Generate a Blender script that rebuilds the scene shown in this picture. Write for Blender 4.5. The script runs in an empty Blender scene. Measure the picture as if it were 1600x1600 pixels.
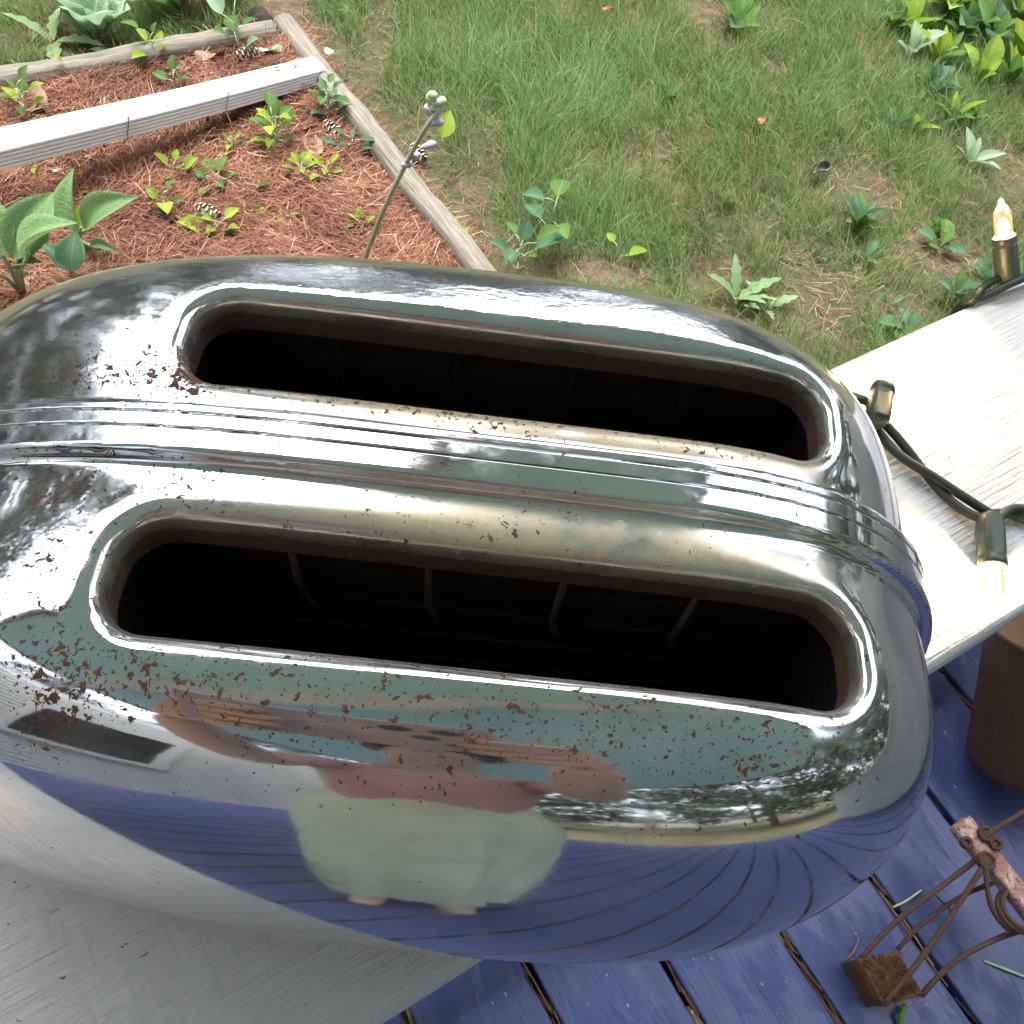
import bpy, bmesh, math, random
import numpy as np
from mathutils import Vector, Matrix, Euler

random.seed(7); RNG = np.random.default_rng(11)
S = bpy.context.scene
COL = S.collection
PI = math.pi
R = math.radians

# ------------------------------------------------------------------ units
# everything is laid out in centimetres about the middle of the toaster's top,
# x along the toaster, y away from the viewer; W() turns that into metres with the deck at z = 0
DECK = -99.15; RAILZ = -15.2; GND = -150.0
def W(x, y, z): return Vector((x*.01, y*.01, (z-DECK)*.01))
TH = .6022                                   # the railing's direction
TV = np.array([math.cos(TH), math.sin(TH)]); NV = np.array([-math.sin(TH), math.cos(TH)])
def tn(t, n): return t*TV+n*NV               # railing frame -> x, y

# ------------------------------------------------------------------ camera
CP = np.array([-.7668, -10.9453, 16.4971]); CA, CB, CC, CF = 1.021, .0937, .195, 1397.64
fw = np.array([math.sin(CB)*math.cos(CA), math.cos(CB)*math.cos(CA), -math.sin(CA)])
rt = np.array([math.cos(CB), -math.sin(CB), 0.]); up = np.cross(rt, fw)
rt, up = rt*math.cos(CC)+up*math.sin(CC), -rt*math.sin(CC)+up*math.cos(CC)
def at(px, py, z):
    d = fw+rt*(px-800)/CF-up*(py-800)/CF
    return CP+d*(z-CP[2])/d[2]
cam = bpy.data.cameras.new('camera'); camo = bpy.data.objects.new('camera', cam); COL.objects.link(camo)
M = Matrix((rt, up, -fw)).transposed().to_4x4(); M.translation = W(*CP); camo.matrix_world = M
cam.sensor_width = 36; cam.lens = 36*CF/1600; cam.clip_start = .004; cam.clip_end = 600
cam.dof.use_dof = False
S.camera = camo

# ------------------------------------------------------------------ world and light (bright overcast)
SUN_EL, SUN_AZ = R(74), R(205)
wd = bpy.data.worlds.new('World'); S.world = wd; wd.use_nodes = True
nt = wd.node_tree; bg = nt.nodes['Background']
sky = nt.nodes.new('ShaderNodeTexSky'); sky.sky_type = 'NISHITA'; sky.sun_disc = False
sky.sun_elevation = SUN_EL; sky.sun_rotation = PI/2-SUN_AZ+PI; sky.dust_density = 4; sky.air_density = 1.; sky.ozone_density = 1
hs = nt.nodes.new('ShaderNodeHueSaturation'); hs.inputs['Saturation'].default_value = .35
nt.links.new(sky.outputs[0], hs.inputs['Color']); nt.links.new(hs.outputs[0], bg.inputs['Color'])
bg.inputs['Strength'].default_value = .15
sl = bpy.data.lights.new('sun', 'SUN'); sl.energy = .5; sl.angle = R(40); sl.color = (1, .96, .9)
so = bpy.data.objects.new('sun', sl); COL.objects.link(so)
# light comes from the garden side, high
sdir = Vector((-math.cos(SUN_EL)*.25, math.cos(SUN_EL)*.97, math.sin(SUN_EL)))
so.rotation_euler = sdir.to_track_quat('Z', 'Y').to_euler()
sky.sun_rotation = math.atan2(sdir.x, sdir.y)
S.view_settings.view_transform = 'Standard'; S.view_settings.look = 'None'
S.view_settings.exposure = 2.35; S.view_settings.gamma = 1; S.view_settings.use_curve_mapping = False
S.render.engine = 'CYCLES'; S.cycles.max_bounces = 8; S.cycles.glossy_bounces = 5; S.cycles.caustics_reflective = False
S.cycles.caustics_refractive = False; S.cycles.sample_clamp_indirect = 6

# ------------------------------------------------------------------ object helpers
def link(o, parent=None):
    COL.objects.link(o)
    if parent is not None: o.parent = parent
    return o
def tag(o, label=None, cat=None, group=None, kind=None):
    for k, v in (('label', label), ('category', cat), ('group', group), ('kind', kind)):
        if v: o[k] = v
    return o
def npmesh(name, verts, faces, mat=None, smooth=True):
    """verts (N,3) in metres, faces (F,k)"""
    me = bpy.data.meshes.new(name)
    verts = np.asarray(verts, np.float32); faces = np.asarray(faces, np.int32); k = faces.shape[1]
    me.vertices.add(len(verts)); me.vertices.foreach_set('co', verts.ravel())
    me.loops.add(faces.size); me.loops.foreach_set('vertex_index', faces.ravel())
    me.polygons.add(len(faces)); me.polygons.foreach_set('loop_start', np.arange(0, faces.size, k, dtype=np.int32))
    me.update(calc_edges=True)
    me.polygons.foreach_set('use_smooth', np.full(len(faces), smooth))
    if mat: me.materials.append(mat)
    me.validate(); return me
def fattr(me, name, vals, dom='POINT'):
    a = me.attributes.new(name, 'FLOAT', dom); a.data.foreach_set('value', np.asarray(vals, np.float32))
def mesh_obj(name, me, parent=None, loc=None):
    o = bpy.data.objects.new(name, me); link(o, parent)
    if loc is not None: o.location = loc
    return o
def empty(name, loc=(0, 0, 0), rot=(0, 0, 0), parent=None):
    o = bpy.data.objects.new(name, None); o.empty_display_size = .05; o.location = loc; o.rotation_euler = rot
    return link(o, parent)
def bm_obj(name, bm, mat, parent=None, smooth=False, loc=None):
    me = bpy.data.meshes.new(name); bm.normal_update(); bm.to_mesh(me); bm.free()
    if mat: me.materials.append(mat)
    if smooth: me.polygons.foreach_set('use_smooth', np.ones(len(me.polygons), bool))
    return mesh_obj(name, me, parent, loc)
def box(bm, lo, hi, bev=0., seg=2, mat=None):
    r = bmesh.ops.create_cube(bm, size=1)['verts']
    lo, hi = Vector(lo), Vector(hi)
    for v in r:
        v.co = Vector([(lo[i]+hi[i])/2+v.co[i]*(hi[i]-lo[i]) for i in range(3)])
    if bev:
        es = list({e for v in r for e in v.link_edges})
        g = bmesh.ops.bevel(bm, geom=es, offset=bev, segments=seg, affect='EDGES', profile=.5)
        r = list({v for f in g['faces'] for v in f.verts} | {v for v in r if v.is_valid})
    if mat is not None:
        for v in r: v.co = mat @ v.co
    return r
def tube(bm, pts, rad, n=8, caps=True):
    pts = [Vector(p) for p in pts]; rings = []
    rad = rad if hasattr(rad, '__len__') else [rad]*len(pts)
    ref = Vector((.31, .2, .93)).normalized(); prev = None
    for i, p in enumerate(pts):
        t = (pts[min(i+1, len(pts)-1)]-pts[max(i-1, 0)]).normalized()
        a = prev if prev is not None else t.cross(ref)
        a = (a-t*a.dot(t))
        if a.length < 1e-6: a = t.cross(Vector((1, 0, 0)))
        a.normalize(); b = t.cross(a); prev = a
        rings.append([bm.verts.new(p+(a*math.cos(2*PI*k/n)+b*math.sin(2*PI*k/n))*rad[i]) for k in range(n)])
    for r0, r1 in zip(rings, rings[1:]):
        for k in range(n): bm.faces.new((r0[k], r0[(k+1) % n], r1[(k+1) % n], r1[k]))
    if caps: bm.faces.new(rings[0][::-1]); bm.faces.new(rings[-1])
def lathe(bm, prof, n=20, mat=None):
    rings = []
    for r, z in prof:
        rings.append([bm.verts.new((r*math.cos(2*PI*k/n), r*math.sin(2*PI*k/n), z)) for k in range(n)])
    for r0, r1 in zip(rings, rings[1:]):
        for k in range(n): bm.faces.new((r0[k], r0[(k+1) % n], r1[(k+1) % n], r1[k]))
    if prof[0][0] > 0: bm.faces.new(rings[0][::-1])
    if prof[-1][0] > 0: bm.faces.new(rings[-1])
    if mat is not None:
        for ring in rings:
            for v in ring: v.co = mat @ v.co
def spline(pts, m=8):
    pts = [np.asarray(p, float) for p in pts]; P = [2*pts[0]-pts[1]]+pts+[2*pts[-1]-pts[-2]]; out = []
    for i in range(1, len(P)-2):
        for k in range(m):
            t = k/m
            out.append(.5*((2*P[i])+(-P[i-1]+P[i+1])*t+(2*P[i-1]-5*P[i]+4*P[i+1]-P[i+2])*t*t+(-P[i-1]+3*P[i]-3*P[i+1]+P[i+2])*t**3))
    out.append(pts[-1]); return out

# ------------------------------------------------------------------ material helpers
class NT:
    def __init__(s, name):
        s.m = bpy.data.materials.new(name); s.m.use_nodes = True; s.t = s.m.node_tree
        s.b = s.t.nodes['Principled BSDF']; s.out = s.t.nodes['Material Output']
        s.tc = s.t.nodes.new('ShaderNodeTexCoord')
    def n(s, ty, **kw):
        x = s.t.nodes.new(ty)
        for k, v in kw.items():
            if k in x.inputs.keys(): s.set(x.inputs[k], v)
            else: setattr(x, k, v)
        return x
    def set(s, inp, v):
        if isinstance(v, bpy.types.NodeSocket): s.t.links.new(v, inp)
        else: inp.default_value = v
    def map(s, scale=(1, 1, 1), rot=(0, 0, 0), src='Object'):
        x = s.t.nodes.new('ShaderNodeMapping'); s.t.links.new(s.tc.outputs[src], x.inputs[0])
        x.inputs['Scale'].default_value = scale; x.inputs['Rotation'].default_value = rot
        return x.outputs[0]
    def noise(s, vec, scale, detail=4, rough=.55, dist=0):
        x = s.t.nodes.new('ShaderNodeTexNoise'); s.t.links.new(vec, x.inputs['Vector'])
        x.inputs['Scale'].default_value = scale; x.inputs['Detail'].default_value = detail
        x.inputs['Roughness'].default_value = rough; x.inputs['Distortion'].default_value = dist
        return x.outputs['Fac']
    def ramp(s, fac, stops, interp='LINEAR'):
        x = s.t.nodes.new('ShaderNodeValToRGB'); s.set(x.inputs[0], fac); e = x.color_ramp.elements; x.color_ramp.interpolation = interp
        while len(e) < len(stops): e.new(.5)
        for el, (p, c) in zip(e, stops):
            el.position = p; el.color = (c, c, c, 1) if not hasattr(c, '__len__') else (*c, 1)
        return x.outputs[0]
    def step(s, fac, a, b):
        x = s.t.nodes.new('ShaderNodeMapRange'); s.set(x.inputs[0], fac); s.set(x.inputs[1], a); s.set(x.inputs[2], b)
        x.interpolation_type = 'SMOOTHSTEP'; return x.outputs[0]
    def math(s, op, a, b=0., c=0.):
        x = s.t.nodes.new('ShaderNodeMath'); x.operation = op
        s.set(x.inputs[0], a); s.set(x.inputs[1], b); s.set(x.inputs[2], c); return x.outputs[0]
    def mix(s, f, a, b):
        x = s.t.nodes.new('ShaderNodeMix'); x.data_type = 'RGBA'; s.set(x.inputs[0], f)
        for i, v in ((6, a), (7, b)):
            s.set(x.inputs[i], v if isinstance(v, bpy.types.NodeSocket) else (*v, 1))
        return x.outputs[2]
    def attr(s, name):
        x = s.t.nodes.new('ShaderNodeAttribute'); x.attribute_name = name; return x.outputs['Fac']
    def rnd(s):
        return s.t.nodes.new('ShaderNodeObjectInfo').outputs['Random']
    def bump(s, h, strength=.3, dist=.001):
        x = s.t.nodes.new('ShaderNodeBump'); s.set(x.inputs['Height'], h); s.set(x.inputs['Strength'], strength); x.inputs['Distance'].default_value = dist
        s.t.links.new(x.outputs[0], s.b.inputs['Normal']); return x.outputs[0]
    def col(s, c): s.set(s.b.inputs['Base Color'], c if isinstance(c, bpy.types.NodeSocket) else (*c, 1))
    def p(s, **kw):
        for k, v in kw.items(): s.set(s.b.inputs[k.replace('_', ' ')], v)
        return s

def mat_plain(name, c, rough=.6, metal=0, var=.15, scale=60, bump=.2):
    m = NT(name); f = m.noise(m.map(), scale, 5)
    m.col(m.mix(f, tuple(x*(1-var) for x in c), tuple(min(1, x*(1+var)) for x in c))); m.p(Roughness=rough, Metallic=metal)
    if bump: m.bump(m.noise(m.map(), scale*3, 4), bump, .001)
    return m.m

def mat_chrome():
    m = NT('old_chrome'); o = m.map()
    tint = m.attr('tint'); dens = m.attr('rust'); fl = m.attr('flange'); far = m.attr('far')
    blot = m.noise(o, 45, 6, .6)
    tn_ = m.math('MULTIPLY', tint, m.step(blot, .2, .55))
    fine = m.noise(m.map((1, 5, 5)), 260, 5, .65)
    base = m.mix(m.step(m.noise(o, 30, 8, .65), .35, .7), (.74, .76, .78), (.62, .64, .66))
    base = m.mix(m.math('MULTIPLY', tn_, .8), base, (.78, .66, .44))
    m.col(base); 
    rough = m.math('ADD', .05, m.math('MULTIPLY', m.step(m.noise(o, 70, 8, .7), .48, .72), .13))
    rough = m.math('ADD', rough, m.math('MULTIPLY', tn_, .22))
    m.p(Metallic=1., Roughness=rough)
    # ripples and stains on the plating, strongest on the garden side
    h = m.math('ADD', m.noise(m.map((.6, 1.4, 1.4)), 150, 4, .6), m.math('MULTIPLY', fine, .12))
    nb = m.t.nodes.new('ShaderNodeBump'); m.set(nb.inputs['Height'], h); nb.inputs['Distance'].default_value = .0006
    m.set(nb.inputs['Strength'], m.math('ADD', .022, m.math('MULTIPLY', far, .6)))
    m.t.links.new(nb.outputs[0], m.b.inputs['Normal'])
    # rust: blotches and pits
    n1 = m.noise(o, 470, 3, .6, .5); n2 = m.noise(o, 60, 3, .5)
    lvl = m.math('SUBTRACT', .735, m.math('MULTIPLY', dens, .105)); lvl = m.math('SUBTRACT', lvl, m.math('MULTIPLY', m.math('SUBTRACT', n2, .5), .22))
    r1 = m.step(n1, lvl, m.math('ADD', lvl, .035))
    n3 = m.noise(o, 1050, 2, .5); lv2 = m.math('ADD', lvl, .035)
    r2 = m.step(n3, lv2, m.math('ADD', lv2, .03))
    n4 = m.noise(o, 220, 6, .7)
    rf = m.step(m.math('ADD', m.math('MULTIPLY', fl, 1.5), m.math('SUBTRACT', n4, .5)), .35, .8)
    big_ = m.attr('bigrust'); n5 = m.noise(o, 250, 4, .65, .6); lv3 = m.math('SUBTRACT', .80, m.math('MULTIPLY', big_, .155))
    lv3 = m.math('SUBTRACT', lv3, m.math('MULTIPLY', m.math('SUBTRACT', m.noise(o, 85, 2), .5), .30)); r3 = m.step(n5, lv3, m.math('ADD', lv3, .03))
    r3 = m.math('MULTIPLY', r3, m.math('SUBTRACT', 1., m.math('MULTIPLY', m.step(m.noise(o, 800, 2), .5, .6), .45)))
    mask = m.math('MAXIMUM', m.math('MAXIMUM', r1, r2), m.math('MAXIMUM', rf, r3))
    rb = m.n('ShaderNodeBsdfPrincipled'); rc = m.mix(m.math('MULTIPLY', r3, m.noise(o, 400, 3)), m.mix(m.noise(o, 500, 3), (.045, .017, .008), (.20, .08, .028)), (.55, .24, .08))
    rc = m.mix(rf, rc, m.mix(m.noise(o, 300, 4), (.05, .030, .020), (.16, .095, .055)))
    m.t.links.new(rc, rb.inputs['Base Color']); rb.inputs['Roughness'].default_value = .8
    bb = m.t.nodes.new('ShaderNodeBump'); bb.inputs['Distance'].default_value = .0008; bb.inputs['Strength'].default_value = .8
    m.t.links.new(m.math('ADD', mask, m.math('MULTIPLY', m.noise(o, 1200, 2), .5)), bb.inputs['Height']); m.t.links.new(bb.outputs[0], rb.inputs['Normal'])
    ms = m.n('ShaderNodeMixShader'); m.t.links.new(mask, ms.inputs[0])
    df = m.n('ShaderNodeBsdfDiffuse'); m.t.links.new(m.mix(tn_, (.42, .42, .41), (.52, .44, .29)), df.inputs[0]); dm = m.n('ShaderNodeMixShader')
    sm = m.step(m.noise(m.map((1, 2.2, 2.2)), 38, 8, .7), .40, .72)
    m.t.links.new(m.math('ADD', m.math('ADD', .07, m.math('MULTIPLY', sm, .18)), m.math('MULTIPLY', tn_, .6)), dm.inputs[0]); m.t.links.new(m.b.outputs[0], dm.inputs[1]); m.t.links.new(df.outputs[0], dm.inputs[2])
    m.t.links.new(dm.outputs[0], ms.inputs[1]); m.t.links.new(rb.outputs[0], ms.inputs[2])
    m.t.links.new(ms.outputs[0], m.out.inputs[0]); return m.m

def mat_white_paint():
    m = NT('white_rail_paint'); o = m.map()
    brush = m.noise(m.map((3, 60, 60), (0, 0, R(8))), 6, 6, .6); brush2 = m.noise(m.map((50, 4, 60), (0, 0, R(-12))), 5, 6, .65)
    sp = m.noise(o, 210, 3, .6); spm = m.step(sp, .70, .73)
    dirt = m.step(m.noise(m.map((30, 6, 30)), 9, 7, .7), .56, .8)
    c = m.mix(m.math('MULTIPLY', dirt, .35), (.79, .79, .80), (.55, .54, .53)); c = m.mix(spm, c, (.10, .075, .055))
    scr = m.noise(m.map((20, 130, 60), (0, 0, R(20))), 4, 2, .5); c = m.mix(m.step(scr, .72, .76), c, (.3, .28, .26))
    m.col(c); m.p(Roughness=.45)
    m.bump(m.math('ADD', m.math('ADD', brush, m.math('MULTIPLY', brush2, .35)), m.math('MULTIPLY', sp, .1)), .8, .0035); return m.m

def mat_deck_paint():
    m = NT('blue_deck_paint'); o = m.map(); rn = m.rnd()
    loc = m.t.nodes.new('ShaderNodeVectorMath'); loc.operation = 'ADD'; m.t.links.new(m.tc.outputs['Object'], loc.inputs[0])
    cmb = m.t.nodes.new('ShaderNodeCombineXYZ'); m.set(cmb.inputs[0], m.math('MULTIPLY', rn, 37.)); m.set(cmb.inputs[1], m.math('MULTIPLY', rn, 91.)); m.t.links.new(cmb.outputs[0], loc.inputs[1])
    def mp(sc):
        x = m.t.nodes.new('ShaderNodeMapping'); m.t.links.new(loc.outputs[0], x.inputs[0]); x.inputs['Scale'].default_value = sc; return x.outputs[0]
    grain = m.noise(mp((110, 5, 30)), 2.2, 5, .6); big = m.noise(mp((1, 1, 1)), 9, 5, .6)
    c = m.mix(big, (.040, .056, .160), (.064, .088, .228))
    fade = m.step(m.noise(mp((14, 3, 5)), 3, 8, .75), .48, .76); c = m.mix(m.math('MULTIPLY', fade, .42), c, (.16, .18, .30))
    sc = m.noise(mp((60, 16, 20)), 5, 2, .4); c = m.mix(m.step(sc, .74, .76), c, (.5, .5, .53))
    sp = m.noise(mp((1, 1, 1)), 240, 2); c = m.mix(m.step(sp, .77, .79), c, (.38, .36, .36))
    m.col(c); m.p(Roughness=m.math('ADD', .34, m.math('MULTIPLY', fade, .25)))
    gsel = m.step(m.noise(mp((3, 1.2, 1)), 6, 3), .5, .62)
    m.bump(m.math('ADD', m.math('MULTIPLY', grain, m.math('ADD', .25, gsel)), m.math('MULTIPLY', sp, .06)), .9, .003); return m.m

def mat_leaf(name, c1, c2, vein=.25, rough=.68):
    m = NT(name); uvw = m.t.nodes.new('ShaderNodeAttribute'); uvw.attribute_name = 'leafuv'
    sx = m.t.nodes.new('ShaderNodeSeparateXYZ'); m.t.links.new(uvw.outputs['Vector'], sx.inputs[0])
    f = m.noise(m.map(), 40, 4); c = m.mix(f, c1, c2)
    rn = m.rnd(); c = m.mix(m.math('MULTIPLY', rn, .45), c, tuple(x*1.5 for x in c2))
    mid = m.step(m.math('ABSOLUTE', sx.outputs[1]), .07, .0)
    c = m.mix(m.math('MULTIPLY', mid, vein*1.5), c, tuple(min(1, x*2.2+.03) for x in c2))
    sd = m.step(m.math('ABSOLUTE', m.math('SINE', m.math('MULTIPLY', m.math('ADD', sx.outputs[0], m.math('MULTIPLY', m.math('ABSOLUTE', sx.outputs[1]), -.18)), 26.))), .25, .0)
    c = m.mix(m.math('MULTIPLY', sd, .30), c, tuple(min(1, x*1.8) for x in c2)); c = m.mix(m.step(m.noise(m.map(), 14, 5, .7), .62, .72), c, (.22, .20, .07))
    m.col(c); m.p(Roughness=rough); m.b.inputs['Specular IOR Level'].default_value = .3
    m.bump(m.math('ADD', sd, m.noise(m.map(), 30, 3)), .35, .02)
    tr = m.n('ShaderNodeBsdfTranslucent'); m.t.links.new(m.mix(.5, c, tuple(min(1, x*2.) for x in c2)), tr.inputs[0])
    ms = m.n('ShaderNodeMixShader'); ms.inputs[0].default_value = .28
    m.t.links.new(m.b.outputs[0], ms.inputs[1]); m.t.links.new(tr.outputs[0], ms.inputs[2]); m.t.links.new(ms.outputs[0], m.out.inputs[0]); return m.m

def mat_strand(name, stops, rough=.6, trans=.2):
    m = NT(name); f = m.attr('shade'); c = m.ramp(f, stops); m.col(c); m.p(Roughness=rough)
    m.b.inputs['Specular IOR Level'].default_value = .3
    if trans:
        tr = m.n('ShaderNodeBsdfTranslucent'); m.t.links.new(c, tr.inputs[0]); ms = m.n('ShaderNodeMixShader'); ms.inputs[0].default_value = trans
        m.t.links.new(m.b.outputs[0], ms.inputs[1]); m.t.links.new(tr.outputs[0], ms.inputs[2]); m.t.links.new(ms.outputs[0], m.out.inputs[0])
    return m.m

def mat_ground():
    m = NT('lawn_soil'); o = m.map()
    a = m.noise(o, 1.6, 5); b = m.noise(o, 18, 8, .7); g = m.noise(o, 130, 5, .7)
    c = m.mix(g, (.07, .045, .028), (.28, .19, .125)); gr = m.mix(g, (.035, .045, .014), (.12, .125, .05))
    c = m.mix(m.step(m.math('ADD', m.math('MULTIPLY', a, .5), m.math('MULTIPLY', b, .5)), .40, .52), c, gr)
    m.col(c); m.p(Roughness=.95); m.bump(m.math('ADD', g, b), .8, .01); return m.m

def mat_mulch():
    m = NT('needle_mulch'); o = m.map()
    a = m.noise(o, 7, 5, .6); g = m.noise(m.map((60, 260, 100), (0, 0, .6)), 1.4, 5, .7); g2 = m.noise(m.map((260, 60, 100), (0, 0, .2)), 1.3, 5, .7)
    f = m.math('MULTIPLY', m.math('ADD', g, g2), .5)
    c = m.ramp(f, [(.3, (.03, .014, .009)), (.5, (.15, .052, .026)), (.7, (.30, .12, .062))])
    c = m.mix(m.step(a, .55, .75), c, (.06, .032, .02)); m.col(c); m.p(Roughness=.9); m.bump(f, .9, .008); return m.m

def mat_timber():
    m = NT('weathered_timber'); o = m.map()
    g = m.noise(m.map((4, 70, 70)), 1.6, 6, .65, .4); b = m.noise(o, 14, 6, .65)
    c = m.ramp(g, [(.3, (.09, .08, .062)), (.5, (.20, .18, .145)), (.72, (.31, .285, .235))]); c = m.mix(m.step(b, .55, .75), c, (.15, .14, .085))
    m.col(c); m.p(Roughness=.9); m.bump(m.math('ADD', g, m.math('MULTIPLY', b, .5)), .8, .005); return m.m

def mat_rust(name, c1=(.035, .018, .013), c2=(.12, .055, .032), scale=120):
    m = NT(name); o = m.map(); f = m.noise(o, scale, 7, .7); s = m.noise(o, scale*3, 2)
    c = m.mix(f, c1, c2); c = m.mix(m.step(s, .72, .78), c, (.3, .2, .14)); m.col(c); m.p(Roughness=.85, Metallic=.1)
    m.bump(f, .8, .002); return m.m

def mat_pink():
    m = NT('worn_pink_wood'); o = m.map((1, 1, 1), (0, 0, R(50))); g = m.noise(m.map((12, 150, 150), (0, 0, R(52))), 2.2, 6, .7); b = m.noise(o, 70, 6, .7)
    c = m.mix(m.step(g, .35, .65), (.30, .13, .11), (.46, .28, .24)); c = m.mix(m.step(b, .50, .62), c, (.55, .47, .40)); c = m.mix(m.step(m.noise(o, 160, 4), .60, .68), c, (.10, .05, .035))
    m.col(c); m.p(Roughness=.85); m.bump(m.math('ADD', g, b), .8, .002); return m.m
def mat_siding():
    m = NT('white_siding'); c = m.mix(m.noise(m.map((2, 40, 40)), 3, 5), (.60, .61, .60), (.74, .75, .74)); m.col(c); m.p(Roughness=.5); return m.m

def mat_glass_bulb():
    m = NT('bulb_glass'); g = m.n('ShaderNodeBsdfGlossy'); g.inputs['Roughness'].default_value = .03; t = m.n('ShaderNodeBsdfTransparent')
    t.inputs[0].default_value = (1, .97, .9, 1)
    lw = m.n('ShaderNodeFresnel'); lw.inputs[0].default_value = 1.5; ms = m.n('ShaderNodeMixShader')
    m.t.links.new(m.math('ADD', lw.outputs[0], .04), ms.inputs[0]); m.t.links.new(t.outputs[0], ms.inputs[1]); m.t.links.new(g.outputs[0], ms.inputs[2])
    em = m.n('ShaderNodeEmission'); em.inputs[0].default_value = (1, .62, .28, 1); em.inputs[1].default_value = .05; ad = m.n('ShaderNodeAddShader')
    m.t.links.new(ms.outputs[0], ad.inputs[0]); m.t.links.new(em.outputs[0], ad.inputs[1]); m.t.links.new(ad.outputs[0], m.out.inputs[0]); return m.m
def mat_emit(name, c, st):
    m = NT(name); m.col(c); m.p(Emission_Color=(*c, 1), Emission_Strength=st); return m.m

MT = dict(chrome=mat_chrome(), rail=mat_white_paint(), deck=mat_deck_paint(), ground=mat_ground(), mulch=mat_mulch(), timber=mat_timber(),
    liner=mat_plain('dark_oven_steel', (.045, .036, .030), .6, .4, .4, 150, .3), wire=mat_plain('guide_wire_steel', (.22, .16, .12), .6, .4, .3, 300, .2),
    bakelite=mat_plain('black_bakelite', (.012, .012, .012), .3), rust=mat_rust('rusty_iron'), rustwire=mat_rust('rusty_wire', (.05, .028, .022), (.15, .085, .06), 260),
    rustmat=mat_rust('rusty_fibre', (.03, .014, .008), (.22, .10, .05), 420), cantop=mat_rust('rusty_can_lid', (.085, .045, .026), (.19, .105, .055), 60),
    pinkwood=mat_pink(), siding=mat_siding(),
    teal=mat_plain('teal_ceiling_paint', (.47, .80, .87), .6, 0, .05, 4, 0), trim=mat_plain('white_trim', (.78, .78, .77), .5, 0, .04, 20, 0),
    window=mat_plain('dark_window_glass', (.02, .022, .025), .08, 0, .1, 5, 0), cord=mat_plain('green_cord', (.022, .034, .027), .5, 0, .2, 300, .1),
    socket=mat_plain('green_socket', (.055, .075, .055), .42, 0, .1, 200, .1), glass=mat_glass_bulb(), filament=mat_emit('lit_filament', (1., .66, .34), 700.),
    bulbbase=mat_emit('lit_bulb_base', (1., .55, .2), 3.), spout=mat_plain('white_vinyl', (.82, .82, .85), .35, 0, .03, 20, 0),
    soil=mat_plain('dark_soil', (.035, .024, .018), .95, 0, .4, 120, 1.), twine=mat_plain('grey_twine', (.20, .19, .15), .8),
    leafA=mat_leaf('mid_green_leaf', (.055, .125, .028), (.11, .21, .05)), leafB=mat_leaf('lime_leaf', (.14, .24, .025), (.26, .36, .05)),
    leafC=mat_leaf('blue_green_leaf', (.045, .115, .06), (.09, .19, .10)), leafH=mat_leaf('hosta_leaf', (.09, .17, .065), (.16, .27, .11), .1),
    leafP=mat_leaf('pale_leaf', (.16, .26, .15), (.30, .42, .27)), leafD=mat_leaf('grey_green_leaf', (.12, .20, .09), (.22, .33, .15)),
    stem=mat_plain('plant_stem', (.36, .44, .28), .6), bud=mat_plain('lilac_bud', (.42, .38, .52), .6), budg=mat_plain('pale_green_bud', (.50, .58, .38), .6),
    deadleaf=mat_plain('dead_leaf', (.30, .19, .12), .8, 0, .4, 80, .3), cone=mat_plain('pine_cone_scale', (.20, .13, .085), .8, 0, .5, 200, .3), conetip=mat_plain('cone_tip', (.50, .42, .34), .8),
    orange=mat_plain('orange_leaf', (.42, .16, .07), .7),
    bark=mat_plain('bark', (.10, .075, .055), .9, 0, .4, 12, 1.), crown=mat_plain('tree_leaves', (.040, .075, .022), .55, 0, .5, 1.2, 0),
    skin=mat_plain('skin', (.56, .37, .32), .5, 0, .06, 60, 0), shirt=mat_plain('pink_shirt', (.58, .34, .34), .8, 0, .1, 40, .2),
    shorts=mat_plain('pale_green_cloth', (.60, .68, .52), .85, 0, .1, 25, .3), hair=mat_plain('dark_hair', (.045, .032, .026), .6, 0, .4, 160, .4),
    phone=mat_plain('lilac_phone', (.36, .30, .38), .25, 0, .04, 20, 0), lens=mat_plain('black_lens', (.01, .01, .012), .1), eye=mat_plain('eye_white', (.7, .7, .68), .3), lips=mat_plain('lips', (.45, .17, .15), .5))

# ================================================================== GROUND, LAWN, BED
def ground_h(x, y):
    return 1.1*np.sin(x*.035+1)*np.sin(y*.041)+.7*np.sin(x*.11+y*.07)+.4*np.sin(x*.23-y*.19)
def sheet(name, x0, x1, y0, y1, step, z, mat, hf, poly=None):
    xs = np.arange(x0, x1+step, step); ys = np.arange(y0, y1+step, step)
    X, Y = np.meshgrid(xs, ys, indexing='ij'); Z = z+hf(X, Y)
    V = np.stack([X*.01, Y*.01, (Z-DECK)*.01], -1).reshape(-1, 3)
    i = np.arange(len(xs)*len(ys)).reshape(len(xs), len(ys))
    F = np.stack([i[:-1, :-1], i[1:, :-1], i[1:, 1:], i[:-1, 1:]], -1).reshape(-1, 4)
    if poly is not None:
        c = V[F].mean(1)*100; F = F[poly(c[:, 0], c[:, 1])]
    return tag(mesh_obj(name, npmesh(name, V, F, mat)), kind='structure')
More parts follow.
